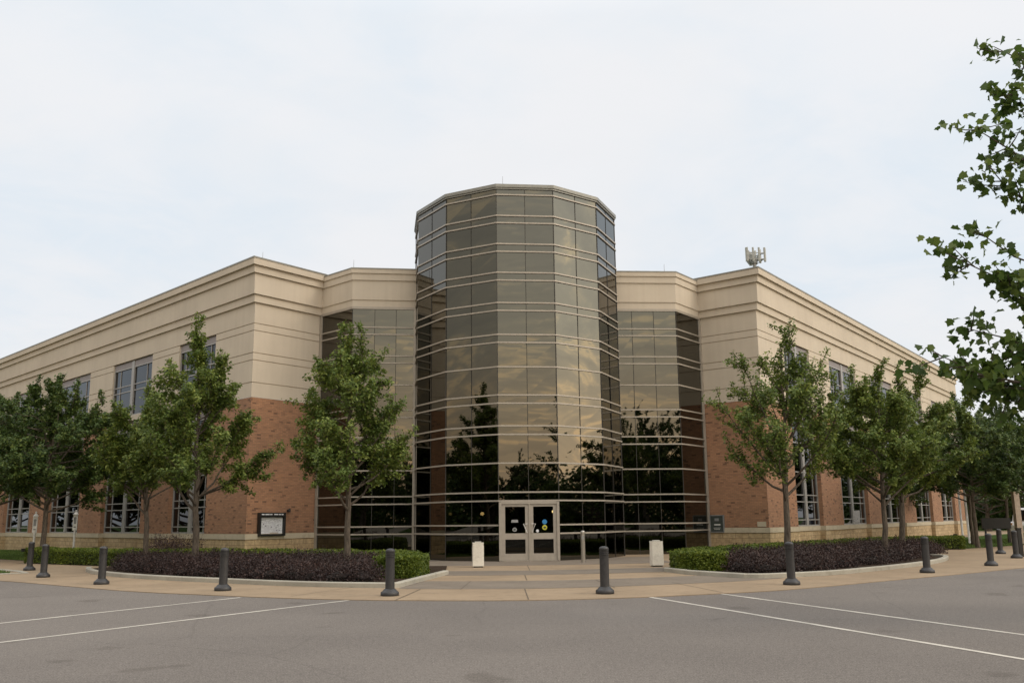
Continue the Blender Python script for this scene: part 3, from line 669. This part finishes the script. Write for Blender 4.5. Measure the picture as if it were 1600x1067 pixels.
m=MB(); m.lathe((0,0,1.05),[(.075,0),(.07,.025),(.045,.045),(0,.055)],24); m.build('domed_cap',M['steel'],sp,True,True).matrix_parent_inverse=Matrix()
m=MB(); m.box((0,-.078,.86),.09,.02,.12); m.build('push_plate',M['galv'],sp).matrix_parent_inverse=Matrix()
def bin_(x,y,l):
    r=empty('litter_bin',l,'litter bin','white square bins flanking the entrance',(x,y,.014))
    m=MB(); m.box((0,0,.02),.29,.29,.04); m.build('foot',M['dark'],r).matrix_parent_inverse=Matrix()  # black block stands in for the shadow under the bin
    m=MB(); m.box((0,0,.39),.36,.36,.70,0,0,.94)
    for sx in (-1,1):
        for k in (-.12,0,.12): m.box((sx*.174,k,.39),.012,.03,.6)
        for k in (-.12,0,.12): m.box((k,sx*.174,.39),.03,.012,.6)
    m.build('body',M['can'],r).matrix_parent_inverse=Matrix()
    m=MB(); m.box((0,0,.76),.345,.345,.045); m.box((0,0,.795),.20,.20,.03); m.build('lid',M['plaque'] if False else M['can'],r).matrix_parent_inverse=Matrix()
    m=MB(); m.box((0,0,.785),.28,.28,.006); m.build('opening',M['dark'],r).matrix_parent_inverse=Matrix()
    r.rotation_euler[2]=.12; return r
bin_(-1.18,30.95,'white square bin left of the doors beside the hedge end'); bin_(4.50,30.2,'white square bin beside the hedge right of the doors')
# ---------------------------------------------------------------- sign posts
def signpost(x,y,h,label,base=0):
    r=empty('sign_post',label,'sign post','white decorated sign posts on the left lawn',(x,y,base))
    def add(m,n,mt): o=m.build(n,M[mt],r); o.matrix_parent_inverse=Matrix(); return o
    m=MB(); m.box((0,.03,h*.5),.075,.075,h); m.box((0,.03,.1),.11,.11,.2); add(m,'pole','white')
    m=MB(); m.box((0,0,h-.48),.21,.03,.74); m.box((0,-.02,h-.09),.20,.02,.05); m.lathe((0,.02,h-.11),[(.13,0),(.10,.05),(.05,.10),(.03,.14),(.045,.17),(.03,.20),(0,.22)],12); add(m,'sign_board','white')
    m=MB(); m.box((0,-.018,h-.40),.12,.006,.30); m.box((0,-.018,h-.70),.11,.006,.06)
    m.lathe((0,-.01,h-.25),[(.07,0),(.0,.02)],8); add(m,'printed_panel','galv')
    return r
signpost(-22.05,43.6,2.02,'white sign post standing free on the grass beside the leftmost bollards'); signpost(-20.95,45.2,2.10,'white sign post rising behind the far left end of the clipped hedge'); signpost(-24.15,43.3,2.0,'white sign post cut off by the left edge of the photo')
for x,y,l in ((23.25,49.3,'pale flagless pole, nearer the right wing end'),(24.0,50.2,'pale flagless pole, the one farther from the right wing')):
    r=empty('pole',l,'pole','pale thin poles on the right lawn',(x,y,0)); m=MB(); m.lathe((0,0,0),[(.09,0),(.09,.05),(.055,.06),(.05,5.5),(0,5.5)],12); m.build('shaft',M['white'],r,True,True).matrix_parent_inverse=Matrix()
    m=MB(); m.lathe((0,0,5.5),[(0,0),(.06,.03),(.07,.07),(.05,.12),(0,.14)],10); m.build('finial',M['white'],r,True).matrix_parent_inverse=Matrix()
r=empty('gate_post','broad tan post at the right edge in front of the parked cars','post',None,(25.5,48.0,0)); m=MB(); m.box((0,0,1.3),.27,.27,2.6); m.build('shaft',M['tanpost'],r).matrix_parent_inverse=Matrix(); m=MB(); m.box((0,0,2.63),.34,.34,.06); m.build('cap',M['tanpost'],r).matrix_parent_inverse=Matrix()
r=empty('notice_sign','low wide black sign on two legs under the right hand trees','sign',None,(25.4,50,0))
m=MB(); m.box((0,0,1.05),1.45,.08,.55,-.1); m.build('board',M['dark'],r).matrix_parent_inverse=Matrix()
for s in (-.6,.6): m=MB(); m.box((s,0,.39),.08,.08,.78,-.1); m.build('leg',M['dark'],r).matrix_parent_inverse=Matrix()
def flood(x,y,l,rz=0):
    r=empty('floodlight',l,'floodlight','black ground floodlights along the walls',(x,y,0))
    m=MB(); m.lathe((0,0,0),[(.06,0),(.06,.02),(.02,.03),(.02,.26)],8); m.build('stake',M['dark'],r).matrix_parent_inverse=Matrix()
    m=MB(); m.box((.0,.0,.34),.42,.24,.15,rz); m.box((.22*math.cos(rz),.22*math.sin(rz),.38),.1,.2,.2,rz); m.build('head',M['dark'],r).matrix_parent_inverse=Matrix(); return r
flood(-23.6,46.0,'black floodlight on the lawn behind the leftmost bollard',.5); flood(-19.6,44.2,'black floodlight beside the white sign post behind the hedge',-.6); flood(18.4,48.6,'small black floodlight against the right wing behind the purple shrubs'); flood(24.2,52.5,'black floodlight by the far end of the right hedge',.4)
# ---------------------------------------------------------------- cell tower behind the roof
r=empty('cell_tower','grey cell antenna mast rising behind the right roof corner','antenna mast',None,(29.75,110,0))
def addp(m,n,mt,sm=False): o=m.build(n,M[mt],r,sm); o.matrix_parent_inverse=Matrix(); return o
m=MB(); m.lathe((0,0,0),[(.5,0),(.22,32.6),(0,32.6)],14); addp(m,'mast','galv',True)
m=MB(); zb=32.35; RR_=1.35
cs=[(RR_*math.cos(a),RR_*math.sin(a)) for a in (R(95),R(215),R(335))]
for i in range(3):
    for z in (zb,zb+.75): m.bar((*cs[i],z),(*cs[(i+1)%3],z),.07,.09)
    m.bar((0,0,zb),(*cs[i],zb),.12,.14); m.bar((0,0,zb-.7),(*[c*.8 for c in cs[i]],zb-.05),.06,.06)
m.lathe((0,0,31.9),[(.4,0),(.4,.7)],10); addp(m,'platform','galv')
m=MB()
for i in range(3):
    for t in (.06,.36,.66,.94): 
        x=cs[i][0]*(1-t)+cs[(i+1)%3][0]*t; y=cs[i][1]*(1-t)+cs[(i+1)%3][1]*t; m.box((x*1.05,y*1.05,zb+.55),.20,.20,1.75,i)
addp(m,'antenna_panel','ant')
m=MB()
for i in range(3): m.box((cs[i][0]*.4,cs[i][1]*.4,zb+.35),.3,.3,.55,i)
addp(m,'radio_unit','ant')
# ---------------------------------------------------------------- lightning rods on roofs
lr=MB()
for x,y,z in ((-6.88,39.3,12.3),(6.9,40.6,12.3),(-.3,35.2,14.5),(-10.6,38.3,12.4)): lr.tube([(x,y,z),(x,y,z+.45)],[.012,.006],5)
lr.build('lightning_rod',M['galv'],BLD)
# ---------------------------------------------------------------- vegetation
def rand_basis(rng,n,tilt=None):
    a=rng.normal(size=(n,3)); a/=np.linalg.norm(a,axis=1)[:,None]; b=rng.normal(size=(n,3)); b-=(b*a).sum(1)[:,None]*a; b/=np.linalg.norm(b,axis=1)[:,None]; return a,b
def leafcloud(rng,P,size,aspect=.55,axis=None):
    n=len(P); a,b=rand_basis(rng,n)
    if axis is not None:
        nn=rng.normal(size=(n,3))*.55+axis; nn/=np.linalg.norm(nn,axis=1)[:,None]; a-=(a*nn).sum(1)[:,None]*nn; a/=np.linalg.norm(a,axis=1)[:,None]; b=np.cross(nn,a)
    s=size*rng.uniform(.65,1.25,n)[:,None]; nrm=np.cross(a,b)
    v=np.stack([P-a*s*.5,P+b*s*aspect*.5+nrm*s*.08,P+a*s*.5,P-b*s*aspect*.5+nrm*s*.08],1)
    return v.reshape(-1,3),np.arange(4*n).reshape(n,4)
MAPLE=[(0,-.5),(.22,-.40),(.46,-.28),(.36,-.05),(.54,.20),(.27,.26),(0,.58),(-.27,.26),(-.54,.20),(-.36,-.05),(-.46,-.28),(-.22,-.40)]
def mapleaves(rng,P,size):
    n=len(P); a,b=rand_basis(rng,n); dn=np.array([0,0,-.7]); a=a+dn; a/=np.linalg.norm(a,axis=1)[:,None]; b-=(b*a).sum(1)[:,None]*a; b/=np.linalg.norm(b,axis=1)[:,None]
    s=size*rng.uniform(.6,1.25,n)[:,None]; c=np.cross(a,b); V=[P+ (b*x+a*y+c*(abs(x)*.35-.1*y*y))*s for x,y in MAPLE]
    v=np.stack(V,1).reshape(-1,3); return v,np.arange(12*n).reshape(n,12)
def bez(p0,p1,p2,n): 
    t=np.linspace(0,1,n)[:,None]; return (1-t)**2*p0+2*t*(1-t)*p1+t*t*p2
def tree(name,label,x,y,h,r,clear,seed,nleaf=9000,size=.11,tr=.11,lean=(0,0),dens=1.0,group=None,mat_='leaf',nl=20,shape='pear',extra=(),spread=1.0,maple=False,shootlen=.8,cat='tree'):
    rng=np.random.default_rng(seed); root=empty(name,label,cat,group,(x,y,0)); tm=MB(); ends=[]
    top=np.array([lean[0],lean[1],h*.93]); ld=[]
    for t in np.linspace(0,1,12): ld.append(np.array([lean[0]*t,lean[1]*t,h*.93*t])+np.array([*rng.normal(0,.03*(t*(1-t)*4),2),0]))
    ld=np.array(ld); rad=[tr*(1.35 if i==0 else 1)*(1-(i/11)**1.1*.88) for i in range(12)]
    tm.tube(ld,rad,9)
    lp=lambda z:np.array([np.interp(z,ld[:,2],ld[:,0]),np.interp(z,ld[:,2],ld[:,1]),z])
    def env(z):
        t=(z-clear)/(h-clear)
        if shape=='pear': return r*max(.05,math.sin(math.pi*min(1,max(0,(t*.82+.16))))**.8*(1-.25*t))
        if shape=='round': return r*max(.05,math.sqrt(max(0,1-(2*t*.93-.93)**2)))
        return r*max(.05,(1-t)**.75*min(1,t*4+.4))
    shoots=[]
    def limb(p0,tip,r0,ns):
        hd=tip-p0; mid=p0+hd*.5+np.array([hd[0]*.10,hd[1]*.10,-abs(hd[2])*.10+.0])
        c=bez(p0,mid,tip,7)+rng.normal(0,.07 if maple else .03,(7,3)); c[0]=p0; tm.tube(c,[r0*(1-i/6*.85) for i in range(7)],6)
        for k in range(ns):
            t=rng.uniform(.5,1) if maple else rng.uniform(.28,1)**.8; q=c[min(6,int(t*6))]*(1-(t*6)%1)+c[min(6,int(t*6)+1)]*((t*6)%1) if t<1 else tip
            d=hd/np.linalg.norm(hd)*(.9 if maple else .7)+rng.normal(0,.5 if maple else .65,3)+np.array([0,0,-.1 if maple else .38]); d/=np.linalg.norm(d); L=shootlen*rng.uniform(.45,1.15)*(1.15-.45*t)
            shoots.append((q,q+d*L)); tm.tube([q,q+d*L*.5+np.array([0,0,-.02]),q+d*L],[.013,.009,.004],4)
    ga=2.39996; ph=rng.uniform(0,6.28)
    for i in range(nl):
        t=i/(nl-1); z0=clear*.92+(h*.86-clear*.92)*t**1.05*.82; 
        ph+=ga+rng.normal(0,.3); zt=z0+ (h-z0)*rng.uniform(.22,.42)*(1.0 if shape!='round' else .7); zt=min(zt,h*.97)
        re=env(zt)*rng.uniform(.72,1.16)*spread; b0=lp(z0); tip=lp(min(zt,h*.93))*[1,1,0]+np.array([math.cos(ph)*re,math.sin(ph)*re,zt])
        limb(b0,tip,tr*.42*(1-.6*t),int(8+6*(1-t)))
    for e in extra:
        z0=e[3]; limb(lp(z0),np.array(e[:3]),tr*.35,e[4] if len(e)>4 else 14)
    for k in range(14):
        z=h*rng.uniform(.62,.93); q=lp(z); d=np.array([rng.normal(0,.35),rng.normal(0,.35),1]); d/=np.linalg.norm(d); L=min(h-z+.12,shootlen*rng.uniform(.5,1.1)); shoots.append((q,q+d*max(.2,L))); tm.tube([q,q+d*max(.2,L)],[.012,.004],4)
    S0=np.array([s[0] for s in shoots]); S1=np.array([s[1] for s in shoots]); L=np.linalg.norm(S1-S0,axis=1); pr=L/L.sum()
    k=rng.choice(len(shoots),nleaf,p=pr); t=rng.uniform(.05,1.06,nleaf)[:,None]; P=S0[k]*(1-t)+S1[k]*t+rng.normal(0,.075 if not maple else .10,(nleaf,3))*(1.25-.6*t)
    P[:,2]-=.02
    P=P[P[:,2]>clear*.78]
    if maple: v,f=mapleaves(rng,P,size)
    else: v,f=leafcloud(rng,P,size,.5,np.c_[(P[:,:2]-np.array(lean)*.6)/max(r,.5)*.55,np.full(len(P),.75)])
    o=tm.build('trunk',M['bark'],root,True,False); o.matrix_parent_inverse=Matrix()
    c=npmesh('crown',v,f,M[mat_]); c.parent=root
    return root
tree('pear_tree','slender pear tree in front of the left glass panels, rising from the left bed',-4.66,26.6,7.15,1.62,1.95,11,25000,.115,.10,(-.05,0),nl=23,extra=[(1.75,0,3.95,2.2,16),(-.35,0,6.95,4.5,16),(.38,0,7.0,4.3,16),(1.1,.3,4.6,3.0,12),(-1.3,-.2,4.0,2.3,12)])
tree('pear_tree','tallest pear tree of the left bed, against the brick corner of the left wing',-9.97,29.8,7.7,1.75,2.05,12,31000,.12,.115,(-.2,0),nl=25,extra=[(2.35,0,3.95,2.3,14),(1.9,.2,3.2,2.3,12),(-.35,0,7.75,5.5,16),(.55,0,6.6,4.2,14)])
tree('pear_tree','smaller pear tree standing just left of the tallest one in the left bed',-12.45,32.2,6.3,1.75,1.95,13,25000,.12,.10,(-.3,0),nl=23,extra=[(-1.9,0,4.0,2.3,14)])
tree('shade_tree','broad dark tree on the grass behind the leftmost bollards',-19.45,39.3,7.75,3.05,2.2,14,62000,.14,.12,(-.1,0),nl=46,shape='round',mat_='leafd',shootlen=1.0,extra=[(-2.2,0,6.9,4,14),(-1.2,.3,7.5,4.5,14),(1.0,0,7.3,4.4,14),(2.0,0,6.5,3.8,14),(0,0,7.6,5,12),(-3,0,6.1,3.5,12),(2.6,.2,4.6,2.8,12),(.5,-.6,7.0,4.2,12)])
tree('shade_tree','broad dark tree cut by the left edge of the photo',-24.2,43.5,8.0,2.9,2.4,15,40000,.16,.16,(0,0),nl=36,shape='round',mat_='leafd',shootlen=1.0,extra=[(1.5,0,7.3,4.4,14),(-.5,0,7.7,4.8,14),(2.4,0,6.4,3.8,14)])
tree('pear_tree','open crowned pear tree at the left end of the right bed',7.85,27.4,7.05,1.75,2.1,21,17500,.115,.105,(.2,0),nl=22,extra=[(-1.75,0,5.0,2.6,14),(-1.0,0,6.1,3.5,12),(.5,0,7.05,4.5,14),(1.9,0,5.3,3,12),(1.5,0,6.2,3.5,10)])
tree('pear_tree','pear tree in the middle of the right bed, trunk left of its neighbour',12.0,30.9,6.6,2.0,1.95,22,29000,.12,.10,(.25,0),nl=26,extra=[(-1.8,0,3.6,2.2,12),(-.7,0,5.9,3.2,12)])
tree('pear_tree','pear tree at the right end of the right bed, close behind the middle one',14.95,36.8,7.3,2.7,2.1,23,38000,.13,.125,(.5,0),nl=30,mat_='leaf',shape='round',extra=[(1.3,0,7.2,4.2,14)])
for i,(x,y,h,r_,l) in enumerate([(21.3,43.8,7.0,2.6,'dark full tree left of the pale poles on the right lawn'),(22.9,47.5,7.6,2.8,'dark full tree between the pale poles on the right lawn'),(26.3,50.5,7.6,3.0,'dark full tree behind the black sign'),(29.6,54,7.0,3.1,'dark full tree at the right edge behind the tan post'),(24.6,60,8.3,3.2,'distant dark tree close to the far end of the right wing')]):
    tree('shade_tree',l,x,y,h,r_,2.3,40+i,34000,.15,.095,(0,0),nl=32,shape='round',mat_='leafd',shootlen=1.1)
# foreground maple entering from the right edge
tree('maple_tree','foreground maple reaching in leafy branches from the right edge',10.7,13.2,9.4,2.5,2.7,51,6300,.13,.11,(0,0),nl=20,shape='round',mat_='maple',maple=True,shootlen=.7,
     extra=[(-4.75, -0.1, 3.75, 2.6, 14), (-4.1, 0.2, 3.45, 2.5, 15), (-4.3, -0.1, 5.15, 3.4, 13), (-4.0, 0.2, 4.35, 3.0, 14), (-3.85, 0, 5.55, 3.6, 11), (-3.75, -0.1, 7.25, 5.0, 11), (-3.55, 0.1, 6.7, 4.6, 11), (-3.15, 0, 7.9, 6.0, 11), (-3.15, 0, 8.6, 6.6, 11), (-3.3, 0.3, 3.1, 2.4, 14)])
# trees across the car park, behind the camera: they show in the glass
T0=tree('oak_tree','round oak across the car park mirrored darkly in the glass',-6,-30,11.5,5.5,2.5,61,14000,.34,.25,(0,0),nl=34,shape='round',mat_='leafd',shootlen=2.0,group='trees across the car park seen in the reflections')
T1=tree('spire_tree','tall spiky tree across the car park mirrored in the tower',-14.5,-20,14.2,3.6,2.0,62,11000,.30,.22,(0,0),nl=34,shape='cone',mat_='leafd',shootlen=1.6,group='trees across the car park seen in the reflections')
T0.location=(-6,-38,0); rnd=random.Random(9)
for k in range(26):
    src=T0 if k%4 else T1; c=copy_tree(src); a=R(-112+k*(205/25)); d=rnd.uniform(44,60)
    c.location=(d*math.sin(a)*1.15+ (0),-abs(d*math.cos(a)) if abs(a)<R(90) else d*.15,0)
    if abs(a)>R(86): c.location[1]=-4+rnd.uniform(-3,6)
    s=rnd.uniform(.75,1.1); c.scale=(s*1.15,s*1.15,s*.92); c.rotation_euler[2]=rnd.uniform(0,6); 
for x,y,s_,zs in ((3,-40,.85,1.15),(9,-42,.8,1.05),(16,-41,.8,.88),(22,-43,.9,.95),(28,-38,1.0,1.45),(35,-41,.95,1.3),(-4,-44,.8,.85),(-12,-41,.9,.9),(60,14,.8,.8),(-52,44,1,1.1),(-58,54,1,1.1),(-60,34,1,1.1),(-68,46,1.1,1.1),(-50,62,1,1.0),(72,62,1,.9),(66,50,1,.9),(66,27,.9,.75),(-60,-2,1,.9),(-66,-14,1,.9)):
    c=copy_tree(T0); c.location=(x,y,0); c.scale=(s_*1.1,s_*1.1,s_*zs); c.rotation_euler[2]=x
for k in range(9):
    c=copy_tree(T0); c.location=(-50-1.5*(k%2),38+5.5*k,-1.8); c.scale=(1.05,1.05,1.1); c.rotation_euler[2]=k*2.1
T0b=None
for k,(x,y,s) in enumerate([(44,88,.8),(52,95,.9),(58,84,.85),(64,98,1.0),(36,92,.7),(71,88,.9),(48,78,.6)]):
    c=copy_tree(T0); c.location=(x,y,0); c.scale=(s*1.1,s*1.1,s*.8); c.rotation_euler[2]=k*1.3; c['group']='far trees beyond the parked cars'; c['label']='distant green tree far beyond the right lawn, '+['behind the tan post','rightmost, partly out of frame','just right of the black sign','low over the van roof','seen between the two pale poles','farthest one over the dark car','left of the black sign'][k]
bt=MB(); rg=random.Random(5); LV_=[]
rngb=np.random.default_rng(5); n_=90000; th=rngb.uniform(R(-130),R(148),n_); rad_=rngb.uniform(66,74,n_); hh_=np.abs(rngb.normal(0,1,n_))*2.6*(1+.35*np.sin(th*17)+.25*np.sin(th*41+1))+.2
Pb=np.stack([rad_*np.sin(th)*1.2,-rad_*np.cos(th),hh_],1); v_,f_=leafcloud(rngb,Pb,.75,.7); o_=npmesh('added_scrub',v_,f_,M['leafd']); tag(o_,'added belt of dark scrub out of view, darkens the low reflections in the glass','scrub',None,'stuff')  # unseen belt added to darken the bottom of the reflections
rngb=np.random.default_rng(8); n_=26000; Pb=np.stack([rngb.uniform(30,85,n_),rngb.uniform(98,104,n_),np.abs(rngb.normal(0,1,n_))*1.7+.1],1); v_,f_=leafcloud(rngb,Pb,.6,.7); o_=npmesh('far_hedge',v_,f_,M['leafd']); tag(o_,'dark hedge line far beyond the parked cars on the right','hedge',None,'stuff')
# hedges
def hedge(name,label,path,width,h,seed,n):
    rng=np.random.default_rng(seed); P=np.array(spline(path,6)); seg=np.linalg.norm(np.diff(P,axis=0),axis=1); cum=np.r_[0,np.cumsum(seg)]; L=cum[-1]
    T=rng.uniform(0,L,n); C=np.stack([np.interp(T,cum,P[:,0]),np.interp(T,cum,P[:,1])],1)
    idx=np.clip(np.searchsorted(cum,T)-1,0,len(seg)-1); d=(P[idx+1]-P[idx])/seg[idx][:,None]; nr=np.stack([-d[:,1],d[:,0]],1)
    w=width/2; per=2*h+width; u=rng.uniform(0,per,n); o=np.where(u<h,-w,np.where(u<h+width,u-h-w,w)); z=np.where(u<h,u,np.where(u<h+width,h,per-u))
    rr=np.abs(o)/w; z=z-np.where((u>h)&(u<h+width),.09*rr**6,0)
    lump=.035*np.sin(T*2.1+1)+.03*np.sin(T*5.3+o*3)+rng.normal(0,.022,n)
    X=np.c_[C+nr*(o*(1+lump*.8))[:,None],z*(1+lump)+.05]
    # rounded ends
    m=int(n*.09)
    for e,s in ((0,-1),(-1,1)):
        th=rng.uniform(-math.pi/2,math.pi/2,m); q=rng.uniform(0,1,m); dd=(P[1]-P[0])/seg[0] if e==0 else (P[-1]-P[-2])/seg[-1]; nn=np.array([-dd[1],dd[0]])
        cap=P[e]+s*dd*np.cos(th)[:,None]*w*.6+nn*(np.sin(th)*w)[:,None]; zz=np.where(q<.75,q/.75*h,h+rng.normal(0,.02,m)); k=np.where(q<.75,1,rng.uniform(0,1,m))[:,None]
        X=np.r_[X,np.c_[P[e]+(cap-P[e])*k,zz+.05]]
    X+=rng.normal(0,.018,X.shape)
    v,f=leafcloud(rng,X,.062,.6); o1=npmesh(name,v,f,[M['box'],M['hcore']])
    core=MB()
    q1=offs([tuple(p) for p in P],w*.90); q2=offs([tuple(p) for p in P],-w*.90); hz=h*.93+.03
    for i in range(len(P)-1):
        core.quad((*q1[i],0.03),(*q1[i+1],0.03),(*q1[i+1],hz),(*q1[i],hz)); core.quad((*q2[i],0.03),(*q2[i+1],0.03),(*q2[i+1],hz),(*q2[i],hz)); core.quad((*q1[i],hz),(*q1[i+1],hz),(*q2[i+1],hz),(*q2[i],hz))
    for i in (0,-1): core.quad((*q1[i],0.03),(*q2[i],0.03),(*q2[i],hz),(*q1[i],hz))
    co=core.build('dark_core',M['hcore'],o1)  # solid near-black core, shade behind the leaves put into its colour
    tag(o1,label,'hedge'); return o1
hedge('box_hedge','clipped green box hedge along the left bed, square end by the entrance',[(-19.2,38.6),(-16.5,36.6),(-13.5,34.6),(-10.5,33.2),(-7.5,32.2),(-5.2,31.0),(-3.7,29.4),(-3.05,27.2),(-3.1,24.9)],1.15,.52,71,60000)
hedge('box_hedge','clipped green box hedge around the right bed, its end by the right bin',[(5.25,26.6),(5.35,28.4),(6.6,30.6),(8.8,33.2),(11.6,36.2),(14.4,39.4),(17.2,42.2),(19.6,42.6)],1.35,.50,72,60000)
hedge('box_hedge','low flat green hedge close to the left brick wall behind the purple shrubs',[(-13.5,37.4),(-11.2,35.6),(-8.6,34.6)],1.2,.48,73,14000)
def shrubs(name,label,poly,count,seed,h=.43):
    rng=np.random.default_rng(seed); P=np.array(poly); lo,hi=P.min(0),P.max(0); C=[]
    def inside(x,y):
        c=False; j=len(P)-1
        for i in range(len(P)):
            if (P[i,1]>y)!=(P[j,1]>y) and x<(P[j,0]-P[i,0])*(y-P[i,1])/(P[j,1]-P[i,1])+P[i,0]: c=not c
            j=i
        return c
    tries=0
    while len(C)<count and tries<60000:
        tries+=1; q=rng.uniform(lo,hi)
        if inside(*q) and all((q[0]-c[0])**2+(q[1]-c[1])**2>.52**2 for c in C): C.append(q)
    V=[];Fc=[];core=MB()
    for c in C:
        r_=rng.uniform(.42,.60); hh=h*rng.uniform(.82,1.22); n=820
        a=rng.normal(size=(n,3)); a[:,2]=abs(a[:,2]); a/=np.linalg.norm(a,axis=1)[:,None]; k=rng.uniform(.62,1.1,n)[:,None]
        X=a*k*[r_,r_,hh]+[c[0],c[1],.08]; V.append(X)
        core.lathe((c[0],c[1],.05),[(r_*.45,0),(r_*.5,hh*.25),(r_*.3,hh*.45),(0,hh*.55)],8)  # dark lump added to block light, shade inside the shrub put into its colour
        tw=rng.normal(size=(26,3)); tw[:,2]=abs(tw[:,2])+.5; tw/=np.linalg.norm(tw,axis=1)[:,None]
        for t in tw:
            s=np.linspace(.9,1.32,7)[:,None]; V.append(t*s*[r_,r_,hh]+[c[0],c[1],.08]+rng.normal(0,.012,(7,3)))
    X=np.concatenate(V); v,f=leafcloud(rng,X,.055,.6); o=npmesh(name,v,f,M['barb']); core.build('dark_core',M['bcore'],o); tag(o,label,'shrubs',None,'stuff'); return o
shrubs('barberry_shrubs','mass of dark purple barberry shrubs filling the left bed',[(-13.2,32.0),(-12.0,30.1),(-10.2,28.0),(-8.6,26.5),(-7.1,25.5),(-5.5,24.4),(-4.4,23.65),(-3.6,23.35),(-3.5,27.0),(-4.4,29.3),(-7.5,31.2),(-10.5,32.2),(-13.6,33.7)],150,81)
shrubs('barberry_shrubs','mass of dark purple barberry shrubs filling the right bed',[(6.1,26.2),(6.6,25.1),(7.9,25.8),(9.1,27.1),(10.3,28.4),(11.8,30.2),(13.2,32.1),(14.5,34.1),(16.4,37.2),(16.2,39.8),(13.5,37.2),(10.5,33.8),(7.6,30.4),(6.2,28.0)],165,82)
shrubs('barberry_shrubs','small dark purple shrub clump against the left wall between two tree trunks',[(-14.6,37.2),(-12.6,35.8),(-12.2,36.7),(-14.2,38.6)],7,83,.75)
# ---------------------------------------------------------------- cars far right
def car(x,y,rz,paint,label,h=1.7):
    r=empty('parked_car',label,'car','cars parked beyond the right lawn',(x,y,0)); r.rotation_euler[2]=rz
    def add(m,n,mt,p=None,sm=False): o=m.build(n,M[mt],None,sm); o.parent=p or r; return o
    side=[(-2.3,.35),(-2.35,.75),(-2.2,.95),(-1.9,1.02),(-1.75,h-.12),(-1.55,h),(.55,h),(.75,h-.08),(1.35,1.08),(2.2,.92),(2.35,.7),(2.3,.35)]
    m=MB(); W=.88
    def sec(y,k=1): return [(px,y*(k if pz>1.1 else 1),pz) for px,pz in side]
    A=sec(-W,.86);B=sec(W,.86); n=len(A)
    for i in range(n): m.quad(A[i],A[(i+1)%n],B[(i+1)%n],B[i])
    m.face(A); m.face(B[::-1]); bd=add(m,'body',paint)
    m=MB()
    for s in (-1,1):
        k=lambda px,pz:(px,s*(W*.93 if pz<1.2 else W*.872),pz)
        for a,b,c,d in (((-1.62,1.1),(-.62,1.1),(-.62,h-.14),(-1.52,h-.14)),((-.52,1.1),(.35,1.1),(.35,h-.14),(-.52,h-.14)),((.45,1.1),(1.15,1.1),(.72,h-.16),(.45,h-.14))): m.quad(k(*a),k(*b),k(*c),k(*d))
    m.quad((-1.95,-.7,1.08),(-1.95,.7,1.08),(-1.79,.66,h-.16),(-1.79,-.66,h-.16)); m.quad((1.36,-.7,1.11),(1.36,.7,1.11),(.84,.64,h-.12),(.84,-.64,h-.12)); add(m,'window','wglass')
    for wx in (-1.45,1.45):
        for s in (-1,1):
            m=MB(); c=(wx,s*.83,.34)
            for j in range(16):
                a0,a1=2*math.pi*j/16,2*math.pi*(j+1)/16; p=lambda a,rr,yy:(c[0]+rr*math.cos(a),c[1]+yy,c[2]+rr*math.sin(a))
                m.quad(p(a0,.34,-.1),p(a1,.34,-.1),p(a1,.34,.1),p(a0,.34,.1)); m.face((p(a0,.34,s*.1),p(a1,.34,s*.1),p(a1,0,s*.1)))
            wh=add(m,'wheel','tyre'); m=MB(); m.face([(c[0]+.2*math.cos(2*math.pi*j/12),c[1]+s*.11,c[2]+.2*math.sin(2*math.pi*j/12)) for j in range(12)]); add(m,'rim','galv',wh)
    for s in (-1,1): m=MB(); m.box((-2.33,s*.68,.85),.06,.25,.14); add(m,'tail_light','orange'); m=MB(); m.box((2.30,s*.66,.74),.1,.3,.13); add(m,'headlight','white')
car(37.3,67,.4,'car_white','white van parked beyond the tan post at the right edge',1.95); car(38.2,63.2,.4,'car_dark','dark blue car parked in front of the white van at the right edge',1.45); car(33.6,75,.5,'car_white','small white car seen between trunks beyond the black sign',1.6)
